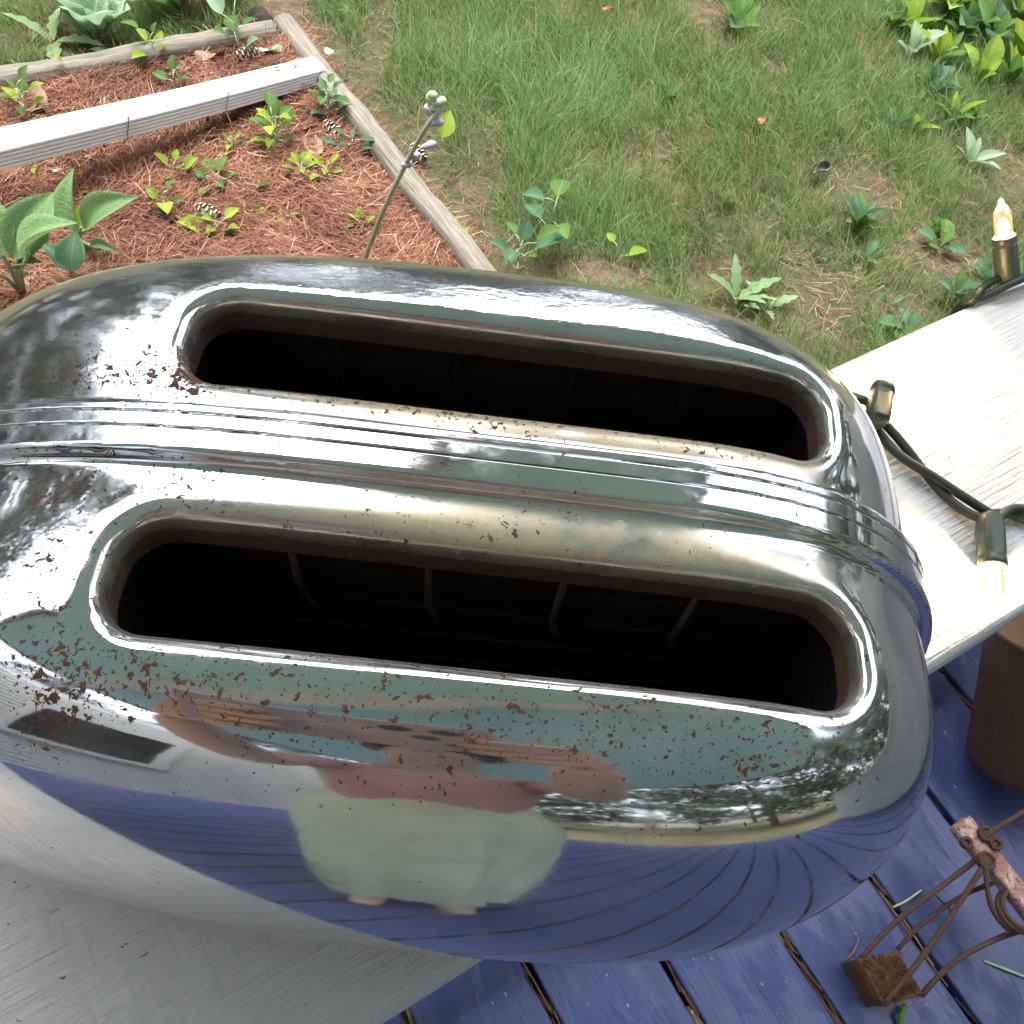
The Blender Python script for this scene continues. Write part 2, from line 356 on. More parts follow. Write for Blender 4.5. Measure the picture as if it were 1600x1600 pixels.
def far_ground():
    # one sheet to the horizon: graded rings, finely rolling near the house
    rs = np.concatenate([np.linspace(0, 800, 100)[1:], np.geomspace(830, 26000, 40)]); n = 128
    a = np.arange(n)*2*PI/n; V = [(0, 2.0, (GND-DECK)*.01)]
    X = rs[:, None]*np.cos(a); Y = 200+rs[:, None]*np.sin(a); Z = GND-.5+ground_h(X, Y)*np.where(rs < 900, 1, 0)[:, None]
    V = np.concatenate([np.array(V), np.stack([X*.01, Y*.01, (Z-DECK)*.01], -1).reshape(-1, 3)])
    i = 1+np.arange(len(rs)*n).reshape(len(rs), n); j = np.roll(i, -1, 1)
    F = np.stack([i[:-1], i[1:], j[1:], j[:-1]], -1).reshape(-1, 4); T = np.stack([np.zeros(n, int), i[0], j[0], j[0]], -1)
    me = npmesh('lawn', V, F, MT['ground']); bm = bmesh.new(); bm.from_mesh(me); bm.verts.ensure_lookup_table()
    for k in range(n): bm.faces.new((bm.verts[0], bm.verts[1+k], bm.verts[1+(k+1) % n]))
    bm.to_mesh(me); bm.free(); tag(mesh_obj('lawn', me), kind='structure')
far_ground()
# bed outline: inside corner at the two timbers
CR = at(447, 32, GND+6); NR = at(752, 412, GND+6); FL = at(0, 110, GND+6)
e1 = (NR-CR)[:2]; e1 /= np.linalg.norm(e1); e2 = (FL-CR)[:2]; e2 /= np.linalg.norm(e2)
n1 = np.array([-e1[1], e1[0]]); n1 *= np.sign(np.dot(n1, e2)); n2 = np.array([-e2[1], e2[0]]); n2 *= np.sign(np.dot(n2, e1))
def in_bed(x, y, m=0.): 
    dx, dy = x-CR[0], y-CR[1]
    return (dx*n1[0]+dy*n1[1] > m) & (dx*n2[0]+dy*n2[1] > m)
sheet('garden_bed', CR[0]-260, CR[0]+110, 95, CR[1]+12, 3., GND, MT['mulch'], lambda x, y: ground_h(x, y)+1.2+.5*np.sin(x*.4)*np.sin(y*.35), lambda x, y: in_bed(x, y))

BARE = [(1100, 25, 26, 14), (1360, 305, 34, 20), (1285, 470, 36, 30), (1470, 405, 44, 20), (1570, 270, 36, 18), (1130, 455, 36, 16), (1400, 480, 24, 14), (575, 130, 16, 60), (660, 270, 16, 60), (740, 350, 22, 50), (1210, 110, 14, 6), (1010, 150, 10, 8), (1060, 130, 12, 6), (1500, 30, 10, 10), (100, 75, 60, 10), (950, 440, 50, 10)]
BAREW = []
for px, py, a, b in BARE:
    c = at(px, py, GND); BAREW.append((c[0], c[1], a/4.4, b/3.0*1.3))
def bareness(x, y):
    v = np.zeros_like(x)
    for cx, cy, a, b in BAREW:
        v = np.maximum(v, np.exp(-(((x-cx)/a)**2+((y-cy)/b)**2)*.5))
    dx, dy = x-CR[0], y-CR[1]; d = dx*n1[0]+dy*n1[1]     # strip of bare needles along the side timber
    v = np.maximum(v, np.exp(-((d+6)/9.)**2)*.95)
    return v
def vnoise(x, y, s, seed):
    r = np.random.default_rng(seed); k = r.normal(size=(10, 2))/s*2.2; ph = r.uniform(0, 6.28, 10)
    return sum(np.sin(x*a[0]+y*a[1]+p) for a, p in zip(k, ph))/10**.5/1.4
def strands(name, X, Y, Z, L, wd, yaw, lean, curl, shade, mat, segs=3, flat=False):
    """ribbons: base X,Y,Z (cm), length, width, yaw, lean from vertical, extra bend"""
    N = len(X); rows = []
    cy, sy = np.cos(yaw), np.sin(yaw); px, py = -sy, cy
    pos = np.stack([X, Y, Z], -1).astype(float); ang = lean.copy()
    tw = RNG.uniform(-.6, .6, N)
    for k in range(segs+1):
        t = k/segs; w = wd*(1-t**1.5*.85)*.5 if not flat else wd*.5*np.ones(N)
        side = np.stack([px*np.cos(tw), py*np.cos(tw), np.sin(tw)], -1)*w[:, None]
        rows.append(np.stack([pos-side, pos+side], 1))
        st = (L/segs)[:, None]*np.stack([np.sin(ang)*cy, np.sin(ang)*sy, np.cos(ang)], -1); pos = pos+st; ang = ang+curl/segs
    V = np.stack(rows, 1).reshape(N, -1, 3); nv = V.shape[1]
    V = V.reshape(-1, 3)*.01; V[:, 2] -= DECK*.01
    b = (np.arange(N)*nv)[:, None]
    F = np.concatenate([b+np.array([2*k, 2*k+1, 2*k+3, 2*k+2]) for k in range(segs)], 0)
    me = npmesh(name, V, F, mat); fattr(me, 'shade', np.repeat(shade, nv))
    return mesh_obj(name, me)
# --- grass
def visible_quad(n, px0, px1, py0, py1, z=GND):
    """ground points spread over the seen lawn (evenly per square metre)"""
    pts = np.array([at(px, py, z)[:2] for px in (px0, px1) for py in (py0, py1)])
    lo, hi = pts.min(0), pts.max(0)
    return RNG.uniform(lo[0], hi[0], n), RNG.uniform(lo[1], hi[1], n)
NG = 330000
gx, gy = visible_quad(NG, -120, 1700, -60, 560)
clump = vnoise(gx, gy, 9, 3); big = vnoise(gx, gy, 40, 5)
keep = (~in_bed(gx, gy, -7)) & (RNG.uniform(size=NG) < np.clip(.62+.35*clump+.2*big, .12, 1)*(1-bareness(gx, gy))**2.2)
keep &= (gx*NV[0]+gy*NV[1]) > 30
gx, gy = gx[keep], gy[keep]; n = len(gx)
clump = vnoise(gx, gy, 9, 3); big = vnoise(gx, gy, 40, 5); lush = np.exp(-(((gx-at(830, 220, GND)[0])/42)**2+((gy-at(830, 220, GND)[1])/75)**2))
L = RNG.gamma(5, 1., n)*(.95+.55*lush+.22*clump)*(1-.5*bareness(gx, gy))+1.6
yaw = 2.2+1.1*vnoise(gx, gy, 22, 9)+RNG.normal(0, 1.1, n)
shade = np.clip(.50+.18*big+.14*clump+RNG.normal(0, .24, n)+.12*lush+.06, 0, 1)
strands_mat = mat_strand('grass_blades', [(0, (.29, .21, .12)), (.2, (.27, .25, .11)), (.38, (.18, .235, .07)), (.58, (.12, .215, .058)), (.85, (.15, .28, .085)), (1, (.28, .38, .17))], .5, .4)
tag(strands('grass', gx, gy, GND+ground_h(gx, gy)-.5, L, RNG.uniform(.13, .36, n), yaw, np.abs(RNG.normal(.42, .34, n)), RNG.uniform(.1, 1.5, n), shade, strands_mat), 'thin patchy lawn grass with long blades and bare needle covered spots', 'grass', kind='stuff')
# dry thatch and needles lying between the blades
NT_ = 60000
tx, ty = visible_quad(NT_, -100, 1700, -60, 560); k = (~in_bed(tx, ty, -6)) & (RNG.uniform(size=NT_) < .14+.62*bareness(tx, ty)) & ((tx*NV[0]+ty*NV[1]) > 20)
tx, ty = tx[k], ty[k]; n = len(tx)
needle_mat = mat_strand('dry_needles', [(0, (.05, .022, .015)), (.3, (.15, .060, .034)), (.6, (.27, .118, .066)), (.85, (.40, .21, .125)), (1, (.52, .37, .25))], .7, 0)
thatch_mat = mat_strand('dry_thatch', [(0, (.07, .036, .024)), (.5, (.18, .088, .052)), (.85, (.27, .155, .095)), (1, (.38, .28, .18))], .8, 0)
tag(strands('dry_thatch', tx, ty, GND+ground_h(tx, ty)+RNG.uniform(0, .8, n), RNG.uniform(2, 6, n), RNG.uniform(.10, .2, n), RNG.uniform(0, 6.28, n), RNG.uniform(1.2, 1.62, n), RNG.uniform(-.3, .5, n), RNG.uniform(0, 1, n), thatch_mat, 2, True), 'dry brown thatch and fallen needles between the grass', 'thatch', kind='stuff')
# --- pine needles over the bed
NN = 120000
bx, by = visible_quad(NN, -60, 800, 20, 520); k = in_bed(bx, by, -1) & (by > 100); bx, by = bx[k], by[k]; n = len(bx)
sh = np.clip(.48+.22*vnoise(bx, by, 16, 21)+RNG.normal(0, .22, n), 0, 1)
tag(strands('pine_needles', bx, by, GND+ground_h(bx, by)+1.2+RNG.uniform(0, 1.5, n), RNG.uniform(3.5, 9, n), RNG.uniform(.10, .20, n), RNG.normal(.75, .75, n)+PI*RNG.integers(0, 2, n)+.8*vnoise(bx, by, 25, 31), RNG.uniform(1.2, 1.66, n), RNG.uniform(-.4, .5, n), sh, needle_mat, 2, True), 'reddish brown pine needles mulching the garden bed', 'pine needles', kind='stuff')

# --- bed timbers (rounded landscape timbers)
def timber(name, a, b, wd, ht, label, seed):
    r = random.Random(seed); a, b = np.asarray(a[:2]), np.asarray(b[:2]); L = np.linalg.norm(b-a); m = 40; bm = bmesh.new(); rings = []
    prof = [(-.5, 0), (-.5, .62), (-.44, .84), (-.28, .97), (0, 1.0), (.28, .97), (.44, .84), (.5, .62), (.5, 0)]
    for i in range(m+1):
        x = L*i/m; wob = .35*math.sin(i*.55+seed)+r.uniform(-.12, .12); s = 1+r.uniform(-.03, .03)
        rings.append([bm.verts.new((x*.01, (p*wd*s+wob)*.01, (q*ht*s+r.uniform(-.1, .1))*.01)) for p, q in prof])
    for r0, r1 in zip(rings, rings[1:]):
        for k in range(len(prof)-1): bm.faces.new((r0[k], r1[k], r1[k+1], r0[k+1]))
    bm.faces.new(rings[0]); bm.faces.new(rings[-1][::-1])
    bmesh.ops.recalc_face_normals(bm, faces=bm.faces)
    o = bm_obj(name, bm, MT['timber'], smooth=True, loc=W(a[0], a[1], GND-1)); o.rotation_euler.z = math.atan2(*(b-a)[::-1])
    return tag(o, label, 'timber', 'landscape timbers round the bed')
timber('landscape_timber', CR[:2]-e1*3.2, NR[:2]+e1*60, 6.6, 7.2, 'weathered timber running down from the corner between the red bed and the grass', 1)
timber('landscape_timber', CR[:2]+e2*4.0-e1*0, CR[:2]+e2*230, 6.4, 7.2, 'weathered timber along the far edge of the bed behind the white downspout', 2)
# soil hump by the corner
bm = bmesh.new(); bmesh.ops.create_icosphere(bm, subdivisions=4, radius=1)
for v in bm.verts:
    q = 1+.25*math.sin(v.co.x*5+v.co.y*3)+.12*math.sin(v.co.y*13+v.co.z*9); v.co = Vector((v.co.x*.075*q, v.co.y*.06*q, max(v.co.z, -.1)*.045*q))
sp = at(405, 52, GND); tag(bm_obj('soil_mound', bm, MT['soil'], smooth=True, loc=W(sp[0], sp[1], GND+1)), 'mound of dark dug soil inside the timber corner', 'soil mound')

# --- white downspout lying across the bed
def downspout():
    A = at(497, 108, GND+5); B = at(-30, 238, GND+19)
    d = (B-A); L = np.linalg.norm(d); d /= L; side = np.cross(d, [0, 0, 1.]); side /= np.linalg.norm(side); upv = np.cross(side, d)
    if side[1] > 0: side = -side; 
    root = empty('downspout', W(*A)); tag(root, 'white ribbed vinyl downspout lying across the red needle bed', 'downspout')
    prof = []; h, w = 4.9, 6.6     # rounded rectangle with ribbed front face
    prof += [(-w/2, -h/2), (-w/2, h/2-.8), (-w/2+.25, h/2-.25), (-w/2+.8, h/2)]
    prof += [(w/2-1.0, h/2), (w/2-.35, h/2-.3), (w/2, h/2-1.)]
    for k in range(4):
        z = h/2-1.0-k*.85; prof += [(w/2, z-.42), (w/2-.42, z-.52), (w/2-.42, z-.70), (w/2, z-.85)]
    prof += [(w/2, -h/2)]
    bm = bmesh.new(); rings = []; m = 30
    for i in range(m+1):
        t = i/m; s = 1+.2*t; sag = -.5*math.sin(PI*t)
        c = d*L*t+np.array([0, 0, sag])
        rings.append([bm.verts.new(Vector((c+side*p*s+upv*q*s)*.01)) for p, q in prof])
    n = len(prof)
    for r0, r1 in zip(rings, rings[1:]):
        for k in range(n): bm.faces.new((r0[k], r0[(k+1) % n], r1[(k+1) % n], r1[k]))
    bm.faces.new(rings[0][::-1]); bmesh.ops.recalc_face_normals(bm, faces=bm.faces)
    bm_obj('pipe', bm, MT['spout'], root)
    for tt, rr in ((.32, .12), (.62, .16)):
        bm = bmesh.new(); c = d*L*tt; s = 1+.2*tt
        pts = [c+side*p*s*1.04+upv*q*s*1.04+d*(j*.5) for j, (p, q) in enumerate([(-w/2, -1), (-w/2, h/2), (0, h/2+.2), (w/2, h/2), (w/2+.2, 0), (w/2+.2, -h/2), (w/2+3, -h/2-2)])]
        tube(bm, [Vector(p*.01) for p in spline(pts, 3)], rr*.01, 6); bm_obj('wire_tie', bm, MT['twine'], root, True)
downspout()

# ================================================================== PLANTS
def leaf_mesh(name, mat, prof, nu=9, nv=5, fold=.25, arch=.35, ripple=0., lobes=0, droop=0.):
    """leaf one unit long along +x; prof(u) half width"""
    V, UV = [], []
    for i in range(nu):
        u = i/(nu-1); a = arch*(u-.1)
        x = math.sin(a*1.0)/max(arch, 1e-3) if arch > 1e-3 else u; zc = .32*math.sin(min(u*1.2, 1)*PI*.6)*arch-droop*u*u
        for j in range(nv):
            v = -1+2*j/(nv-1); w = prof(u)
            if lobes: w *= .55+.45*abs(math.sin(u*PI*lobes))
            V.append((u, v*w, zc+abs(v)**1.2*w*fold*2+ripple*w*math.cos(v*PI*2.5)*math.sin(u*PI)+ripple*.4*math.sin(u*9+v*2)*abs(v)*w)); UV.append((u, v, 0))
    i = np.arange(nu*nv).reshape(nu, nv)
    F = np.stack([i[:-1, :-1], i[1:, :-1], i[1:, 1:], i[:-1, 1:]], -1).reshape(-1, 4)
    me = npmesh(name, V, F, mat); a = me.attributes.new('leafuv', 'FLOAT_VECTOR', 'POINT'); a.data.foreach_set('vector', np.asarray(UV, np.float32).ravel()); return me
ovate = lambda u: .36*math.sin(PI*u**.75)**.85*(1-.15*u) if 0 < u < 1 else .012
lance = lambda u: .17*math.sin(PI*u**.85)**.8 if 0 < u < 1 else .012
hosta = lambda u: (.035 if u < .0 else .30*math.sin(PI*min(1, u)**.7)**.9) if 0 < u < 1 else .02
spoon = lambda u: .24*math.sin(PI*u**1.5)**.9+.02 if 0 < u < 1 else .015
LM = {}
for k, mk in (('A', 'leafA'), ('B', 'leafB'), ('C', 'leafC'), ('P', 'leafP'), ('D', 'leafD')):
    LM['ov'+k] = leaf_mesh('leaf', MT[mk], ovate); LM['la'+k] = leaf_mesh('leaf', MT[mk], lance, droop=.15); LM['sp'+k] = leaf_mesh('leaf', MT[mk], spoon, droop=.1)
LM['ho'] = leaf_mesh('leaf', MT['leafH'], hosta, 14, 13, .32, .55, .10, droop=.18); LM['hoC'] = leaf_mesh('leaf', MT['leafC'], hosta, 14, 13, .25, .5, .06, droop=.15)
LM['dan'] = leaf_mesh('leaf', MT['leafD'], lance, 22, 3, .15, .3, 0, 4, .1); LM['kale'] = leaf_mesh('leaf', MT['leafP'], lambda u: .36*math.sin(PI*min(u, .999)**.8)**.5*(1+.12*math.sin(u*24)) if 0 < u else .02, 18, 9, .2, .5, .16)
def place_leaf(root, me, p, yaw, pitch, roll, L, wsc=1.):
    o = bpy.data.objects.new('leaf', me); link(o, root)
    o.location = p; o.rotation_euler = Euler((roll, -pitch, yaw), 'XYZ'); o.scale = (L, L*wsc, L); return o
def plant(name, label, cat, px, py, H, nl, L, keys, seed, group=None, pitch=(.0, .7), zoff=0., wsc=1., stemr=.22, spread=.5):
    """upright seedling: a stem with leaves in a spiral, H and L in cm"""
    r = random.Random(seed); c = at(px, py, GND+H*.5)
    root = empty(name, W(c[0], c[1], GND+ground_h(c[0], c[1])+zoff)); tag(root, label, cat, group)
    lean = Vector((r.uniform(-.15, .15), r.uniform(-.15, .15), 1)); bm = bmesh.new()
    pts = [Vector((0, 0, -.01))]+[lean*(H*.01*t)+Vector((r.uniform(-.003, .003), r.uniform(-.003, .003), 0)) for t in (.35, .7, 1)]
    tube(bm, pts, [stemr*.01, stemr*.01, stemr*.008, stemr*.005], 6)
    y0 = r.uniform(0, 6.3); jobs = []
    for i in range(nl):
        t = .25+.75*i/max(1, nl-1); yaw = y0+i*2.4+r.uniform(-.35, .35); p = lean*(H*.01*t); pit = r.uniform(*pitch)
        ll = L*.0084*r.uniform(.6, 1.15)*(1-.35*t*(nl > 4)); off = spread*ll
        tip = p+Vector((math.cos(yaw)*off, math.sin(yaw)*off, off*.45)); tube(bm, [p, (p+tip)/2+Vector((0, 0, .004)), tip], stemr*.0055, 5)
        jobs.append((LM[r.choice(keys)], tip, yaw, pit, r.uniform(-.35, .35), ll))
    bm_obj('stem', bm, MT['stem'], root, True)
    for j in jobs: place_leaf(root, *j, wsc)
    return root
def rosette(name, label, cat, px, py, nl, L, keys, seed, pitch=(.3, 1.), group=None, wsc=1., z=0.):
    r = random.Random(seed); c = at(px, py, GND); root = empty(name, W(c[0], c[1], GND+ground_h(c[0], c[1])+z)); tag(root, label, cat, group)
    y0 = r.uniform(0, 6.3)
    for i in range(nl):
        yaw = y0+i*2*PI/nl+r.uniform(-.4, .4)
        place_leaf(root, LM[r.choice(keys)], Vector((math.cos(yaw)*.006, math.sin(yaw)*.006, .002+.003*i/nl)), yaw, r.uniform(*pitch), r.uniform(-.4, .4), L*.01*r.uniform(.65, 1.15), wsc)
    return root
SG = 'seedlings coming up through the needle bed'
for a in [
    ('leafy seedling with yellow green top at the left end of the bed above the downspout', 40, 165, 9, 9, 7, ('ovB', 'ovA'), 1),
    ('tiny yellow seedling beside the far timber near its left end', 95, 112, 6, 4, 4, ('ovB',), 2),
    ('seedling with one lime leaf over dark leaves against the far timber', 243, 78, 10, 7, 8, ('ovA', 'ovA', 'ovB'), 3),
    ('dark green seedling just above the middle of the downspout', 275, 122, 7, 7, 6.5, ('ovC', 'ovA'), 4),
    ('big leaved pale green plant rising over the far timber near the corner', 368, 62, 14, 7, 12, ('ovA', 'ovP'), 5),
    ('small two leaf sprout between the far timber and two bigger seedlings', 178, 100, 3, 4, 5, ('ovA',), 6),
    ('seedling with leaves lying over the right end of the white downspout', 452, 130, 9, 5, 6.5, ('ovC', 'ovA'), 7),
    ('bluish green bushy seedling at the inner side of the side timber below the downspout end', 515, 165, 10, 13, 7, ('ovC', 'ovC', 'ovA'), 8),
    ('largest bushy seedling in the middle of the bed with a lime leaf on top', 430, 205, 12, 16, 8, ('ovA', 'ovC', 'ovB'), 9),
    ('trailing bluish seedling beside the dark pine cone near the side timber', 550, 230, 5, 6, 7.5, ('ovC', 'laC'), 10),
    ('small reddish yellow sprout left of the largest bushy seedling', 365, 222, 6, 7, 4, ('ovB', 'ovA'), 11),
    ('tiny green sprout right below the downspout', 340, 184, 3, 3, 5, ('ovA',), 12),
    ('low green seedling, left one of the close pair in the bed', 275, 268, 4, 5, 6, ('ovA', 'ovB'), 13),
    ('low green seedling, right one of the close pair in the bed', 335, 280, 4, 7, 7.5, ('ovA',), 14),
    ('wide lime green seedling with scattered small leaves right of the bed centre', 468, 266, 5, 8, 6, ('ovB',), 15),
    ('lime sprout just right of the wide lime green seedling', 512, 272, 4, 6, 5.5, ('ovB',), 25),
    ('small sprout under the left end of the downspout', 60, 262, 4, 5, 5, ('ovA', 'ovB'), 16),
    ('lime three leaf sprout near the dark bark chip', 255, 318, 5, 4, 6.5, ('ovB', 'ovA'), 17),
    ('small pale sprout below the close pair of seedlings', 390, 297, 2, 3, 5, ('ovA',), 18),
    ('small lime sprout in the lower middle of the bed', 388, 326, 2, 5, 4.5, ('ovB',), 19),
    ('spreading lime seedling next to the pine cone by the toaster', 340, 356, 4, 6, 7.5, ('ovB', 'ovA'), 20),
    ('narrow leaved lime sprout in the lower right of the bed', 445, 343, 3, 5, 5.5, ('laB',), 21),
    ('lime sprout beside the foot of the flower stalk', 562, 358, 3, 5, 5, ('ovB', 'laB'), 22),
    ('single leaf sprout leaning on the side timber', 605, 275, 3, 3, 4, ('ovC',), 23),
    ('small green sprout against the near end of the side timber', 712, 385, 3, 4, 5, ('ovC', 'ovB'), 24)]:
    plant('seedling', a[0], 'seedling', a[1], a[2], a[3], a[4], a[5], a[6], a[7], SG)
plant('broadleaf_weed', 'bluish broad leaved weed at the near end of the side timber behind the toaster', 'weed', 812, 400, 9, 8, 13, ('ovC', 'ovA'), 41, None, (.0, .8))
plant('broadleaf_weed', 'thin stemmed weed with a flat umbrella of leaves by the grass edge', 'weed', 858, 350, 14, 4, 9, ('ovC', 'ovA'), 42, None, (-.2, .1))
plant('broadleaf_weed', 'single lime leaf weed in the grass near the toaster', 'weed', 965, 402, 4, 2, 6, ('ovB',), 43)
rosette('pale_cabbage_plant', 'pale bluish cabbage like plant behind the far timber', 'plant', 150, 62, 9, 17, ('kale',), 44, (.5, 1.15))
rosette('lobed_weed', 'flat lobed weed lying left of the pale cabbage like plant', 'weed', 85, 70, 4, 15, ('dan',), 45, (.1, .4))
rosette('dock_plant', 'long leaved plant behind the far timber left of the big leaved plant', 'plant', 280, 22, 8, 18, ('laC', 'laA', 'laP'), 46, (.5, 1.2), None, 1.4)
rosette('dock_plant', 'long leaved plant behind the big leaved plant at the top edge', 'plant', 345, 14, 8, 20, ('laC', 'laA', 'laP'), 47, (.5, 1.2), None, 1.3)
rosette('dandelion', 'grey green dandelion right behind the toaster', 'dandelion', 1150, 468, 7, 11.5, ('dan',), 48, (.25, .8), 'dandelions in the lawn', .85)
rosette('dandelion', 'small dandelion tuft right of the bigger one behind the toaster', 'dandelion', 1192, 482, 4, 9, ('dan',), 49, (.2, .6), 'dandelions in the lawn')
rosette('dandelion', 'pale dandelion on the bare patch near the top right bulb', 'dandelion', 1512, 255, 6, 8.5, ('dan', 'laP'), 50, (.2, .8), 'dandelions in the lawn')
rosette('plantain_weed', 'dark green leaf clump in the lawn above the white railing', 'weed', 1340, 350, 11, 9.5, ('laA', 'laC'), 51, (.4, 1.2))
rosette('plantain_weed', 'pale leafed weed just left of the upright bulb', 'weed', 1535, 440, 5, 8, ('spP', 'spC'), 52, (.4, 1.1))
rosette('plantain_weed', 'small pale weed at the far edge of the white railing', 'weed', 1490, 462, 6, 7.5, ('spP', 'spC', 'spA'), 53, (.4, 1.1))
rosette('plantain_weed', 'round leafed weed by the bare soil at the top of the lawn', 'weed', 1150, 40, 6, 12, ('spC', 'spA'), 54, (.2, .8))
rosette('plantain_weed', 'flat weed on the grass left of the upright bulb', 'weed', 1470, 385, 6, 8, ('spA', 'spC'), 55, (.2, .6))
rosette('plantain_weed', 'small weed at the edge of the railing behind the toaster corner', 'weed', 1420, 520, 6, 9, ('spA', 'laA', 'spC'), 56, (.3, .9))
TG = 'broad leaved weeds in the top right of the lawn'
WEEDS = [
    (1420, 45, 6, 17, ('laB', 'laA'), 'upright light green weed at the left of the big weed patch'), (1418, 92, 4, 13, ('spP',), 'weed with one pale almost white leaf in front of the weed patch'),
    (1478, 22, 9, 24, ('laB', 'ovB', 'laA'), 'tall bright green weed at the top of the weed patch'), (1545, 70, 8, 19, ('spC', 'spA'), 'round leaved weed in the middle of the weed patch'),
    (1585, 100, 7, 20, ('spB', 'ovB'), 'bright lime weed at the right border of the lawn'), (1522, 130, 4, 17, ('spB',), 'weed with one big upright lime leaf below the weed patch'),
    (1568, 135, 6, 17, ('laB', 'laA'), 'narrow leaved lime weed below the bright lime weed'), (1462, 95, 6, 16, ('laB', 'laA'), 'weed with slanting narrow leaves beside the pale leaf'),
    (1590, 25, 8, 20, ('laA', 'spA', 'laB'), 'weed in the very top right corner of the lawn'), (1510, 55, 6, 16, ('spC', 'spA'), 'darker weed between the tall bright one and the round leaved one'),
    (1395, 15, 5, 14, ('laB', 'laA'), 'small weed at the top left of the weed patch')]
for i, (px, py, nl, L, ks, lb) in enumerate(WEEDS): rosette('broadleaf_weed', lb, 'weed', px, py, nl+1, L*.82, ks, 60+i, (.45, 1.25), TG, .95)
rq = random.Random(8)
for i in range(18):
    rosette('small_weed', 'small green weed growing in the grass at the top right of the lawn', 'weed', rq.uniform(1370, 1610), rq.uniform(-5, 215), rq.randint(4, 7), rq.uniform(6, 11), rq.choice([('laB', 'laA'), ('spA', 'spC'), ('ovA', 'spB'), ('laA',)]), 90+i, (.4, 1.2), 'small weeds among the grass', .9)
for i in range(16):
    rosette('lawn_weed', 'small flat weed scattered in the thin lawn', 'weed', rq.uniform(880, 1600), rq.uniform(20, 480), rq.randint(3, 6), rq.uniform(3, 6.5), rq.choice([('spA',), ('laA', 'spC'), ('ovA',), ('dan',)]), 130+i, (.2, .9), 'tiny weeds scattered over the lawn', .9)
# hostas at the left of the toaster
def hosta_plant(label, px, py, leaves, zb=0.):
    c = at(px, py, GND+zb); root = empty('hosta', W(c[0], c[1], GND+zb)); tag(root, label, 'hosta', 'hostas beside the toaster')
    bm = bmesh.new()
    for me, bpx, bpy_, bz, yaw, pitch, roll, L, ws in leaves:
        b = at(bpx, bpy_, GND+bz); p = Vector(((b[0]-c[0])*.01, (b[1]-c[1])*.01, (bz-zb)*.01))
        tube(bm, [Vector((0, 0, -.005)), p*.55+Vector((0, 0, .012)), p+Vector((math.cos(yaw), math.sin(yaw), 0))*.02], [.006, .005, .004], 7)
        place_leaf(root, LM[me], p, yaw, pitch, roll, L*.0065, ws*.9)
    bm_obj('stem', bm, MT['stem'], root, True)
hosta_plant('green hosta with arched pleated leaves at the left border of the photo', 38, 462, [
    ('ho', 20, 405, 17, 1.25, .35, .5, 27, 1.0), ('ho', 30, 400, 20, .55, .35, -.2, 22, 1.15), ('ho', 5, 400, 18, 2.3, .5, .2, 24, 1.1), ('ho', 30, 420, 12, -.3, .6, .3, 15, .8), ('ho', -10, 420, 14, 3.3, .3, 0, 22, 1.)])
hosta_plant('smaller hosta with two upright leaves standing left of the lime sprout', 122, 385, [
    ('ho', 125, 365, 12, 1.75, .75, -.5, 22, .85), ('ho', 132, 358, 13, .45, .45, .3, 23, .95), ('ho', 140, 385, 4, -.2, .1, .2, 12, .7), ('laB', 125, 365, 8, 1.1, .9, 0, 15, 1.)])
hosta_plant('blue grey hosta leaf peeking over the toaster shoulder', 112, 425, [('hoC', 112, 425, 8, 1.6, .5, .1, 15, 1.25), ('hoC', 112, 425, 8, 2.6, .4, .1, 14, 1.0)])
# hosta flower stalk behind the toaster
def flower_stalk():
    b = at(548, 470, GND); tip = at(688, 165, GND+70)
    mid = [at(572, 400, GND+24), at(601, 325, GND+44), at(640, 245, GND+58), at(668, 196, GND+67)]
    root = empty('flower_stalk', W(*b)); tag(root, 'hairy hosta flower stalk with lilac buds rising behind the toaster', 'flower stalk')
    rel = lambda p: Vector((p-b)*.01)
    pts = spline([b]+mid+[tip], 6); bm = bmesh.new(); tube(bm, [rel(p) for p in pts], [.0058-.0024*i/len(pts) for i in range(len(pts))], 8); bm_obj('stem', bm, MT['stem'], root, True)
    def bud(px, py, z, L, yaw, mat, pitch=.5):
        p = rel(at(px, py, GND+z)); bm = bmesh.new(); L *= .75; lathe(bm, [(.0005, 0), (.0035, .10*L), (.0062, .45*L), (.0078, .7*L), (.005, .9*L), (.0006, L)], 8, Matrix.Translation(p) @ Euler((0, PI/2-pitch, yaw)).to_matrix().to_4x4()); bm_obj('bud', bm, mat, root, True)
    for a in [(640, 245, 58, .028, .2, MT['bud'], .2), (655, 232, 60, .045, .3, MT['bud'], .3), (668, 196, 66, .04, .2, MT['bud'], .3), (678, 188, 68, .04, 1.2, MT['bud'], .6), (626, 258, 56, .03, .3, MT['bud'], .1)]: bud(*a)
    r = random.Random(3)
    for i in range(13): bud(672+r.uniform(-5, 16), 182-i*1.9, 67+i*.35, r.uniform(.022, .034), r.uniform(0, 6.3), MT['budg'] if i > 3 else MT['bud'], r.uniform(.4, 1.3))
    place_leaf(root, LM['ovB'], rel(at(690, 215, GND+62)), 1.4, .5, .4, .05)
flower_stalk()

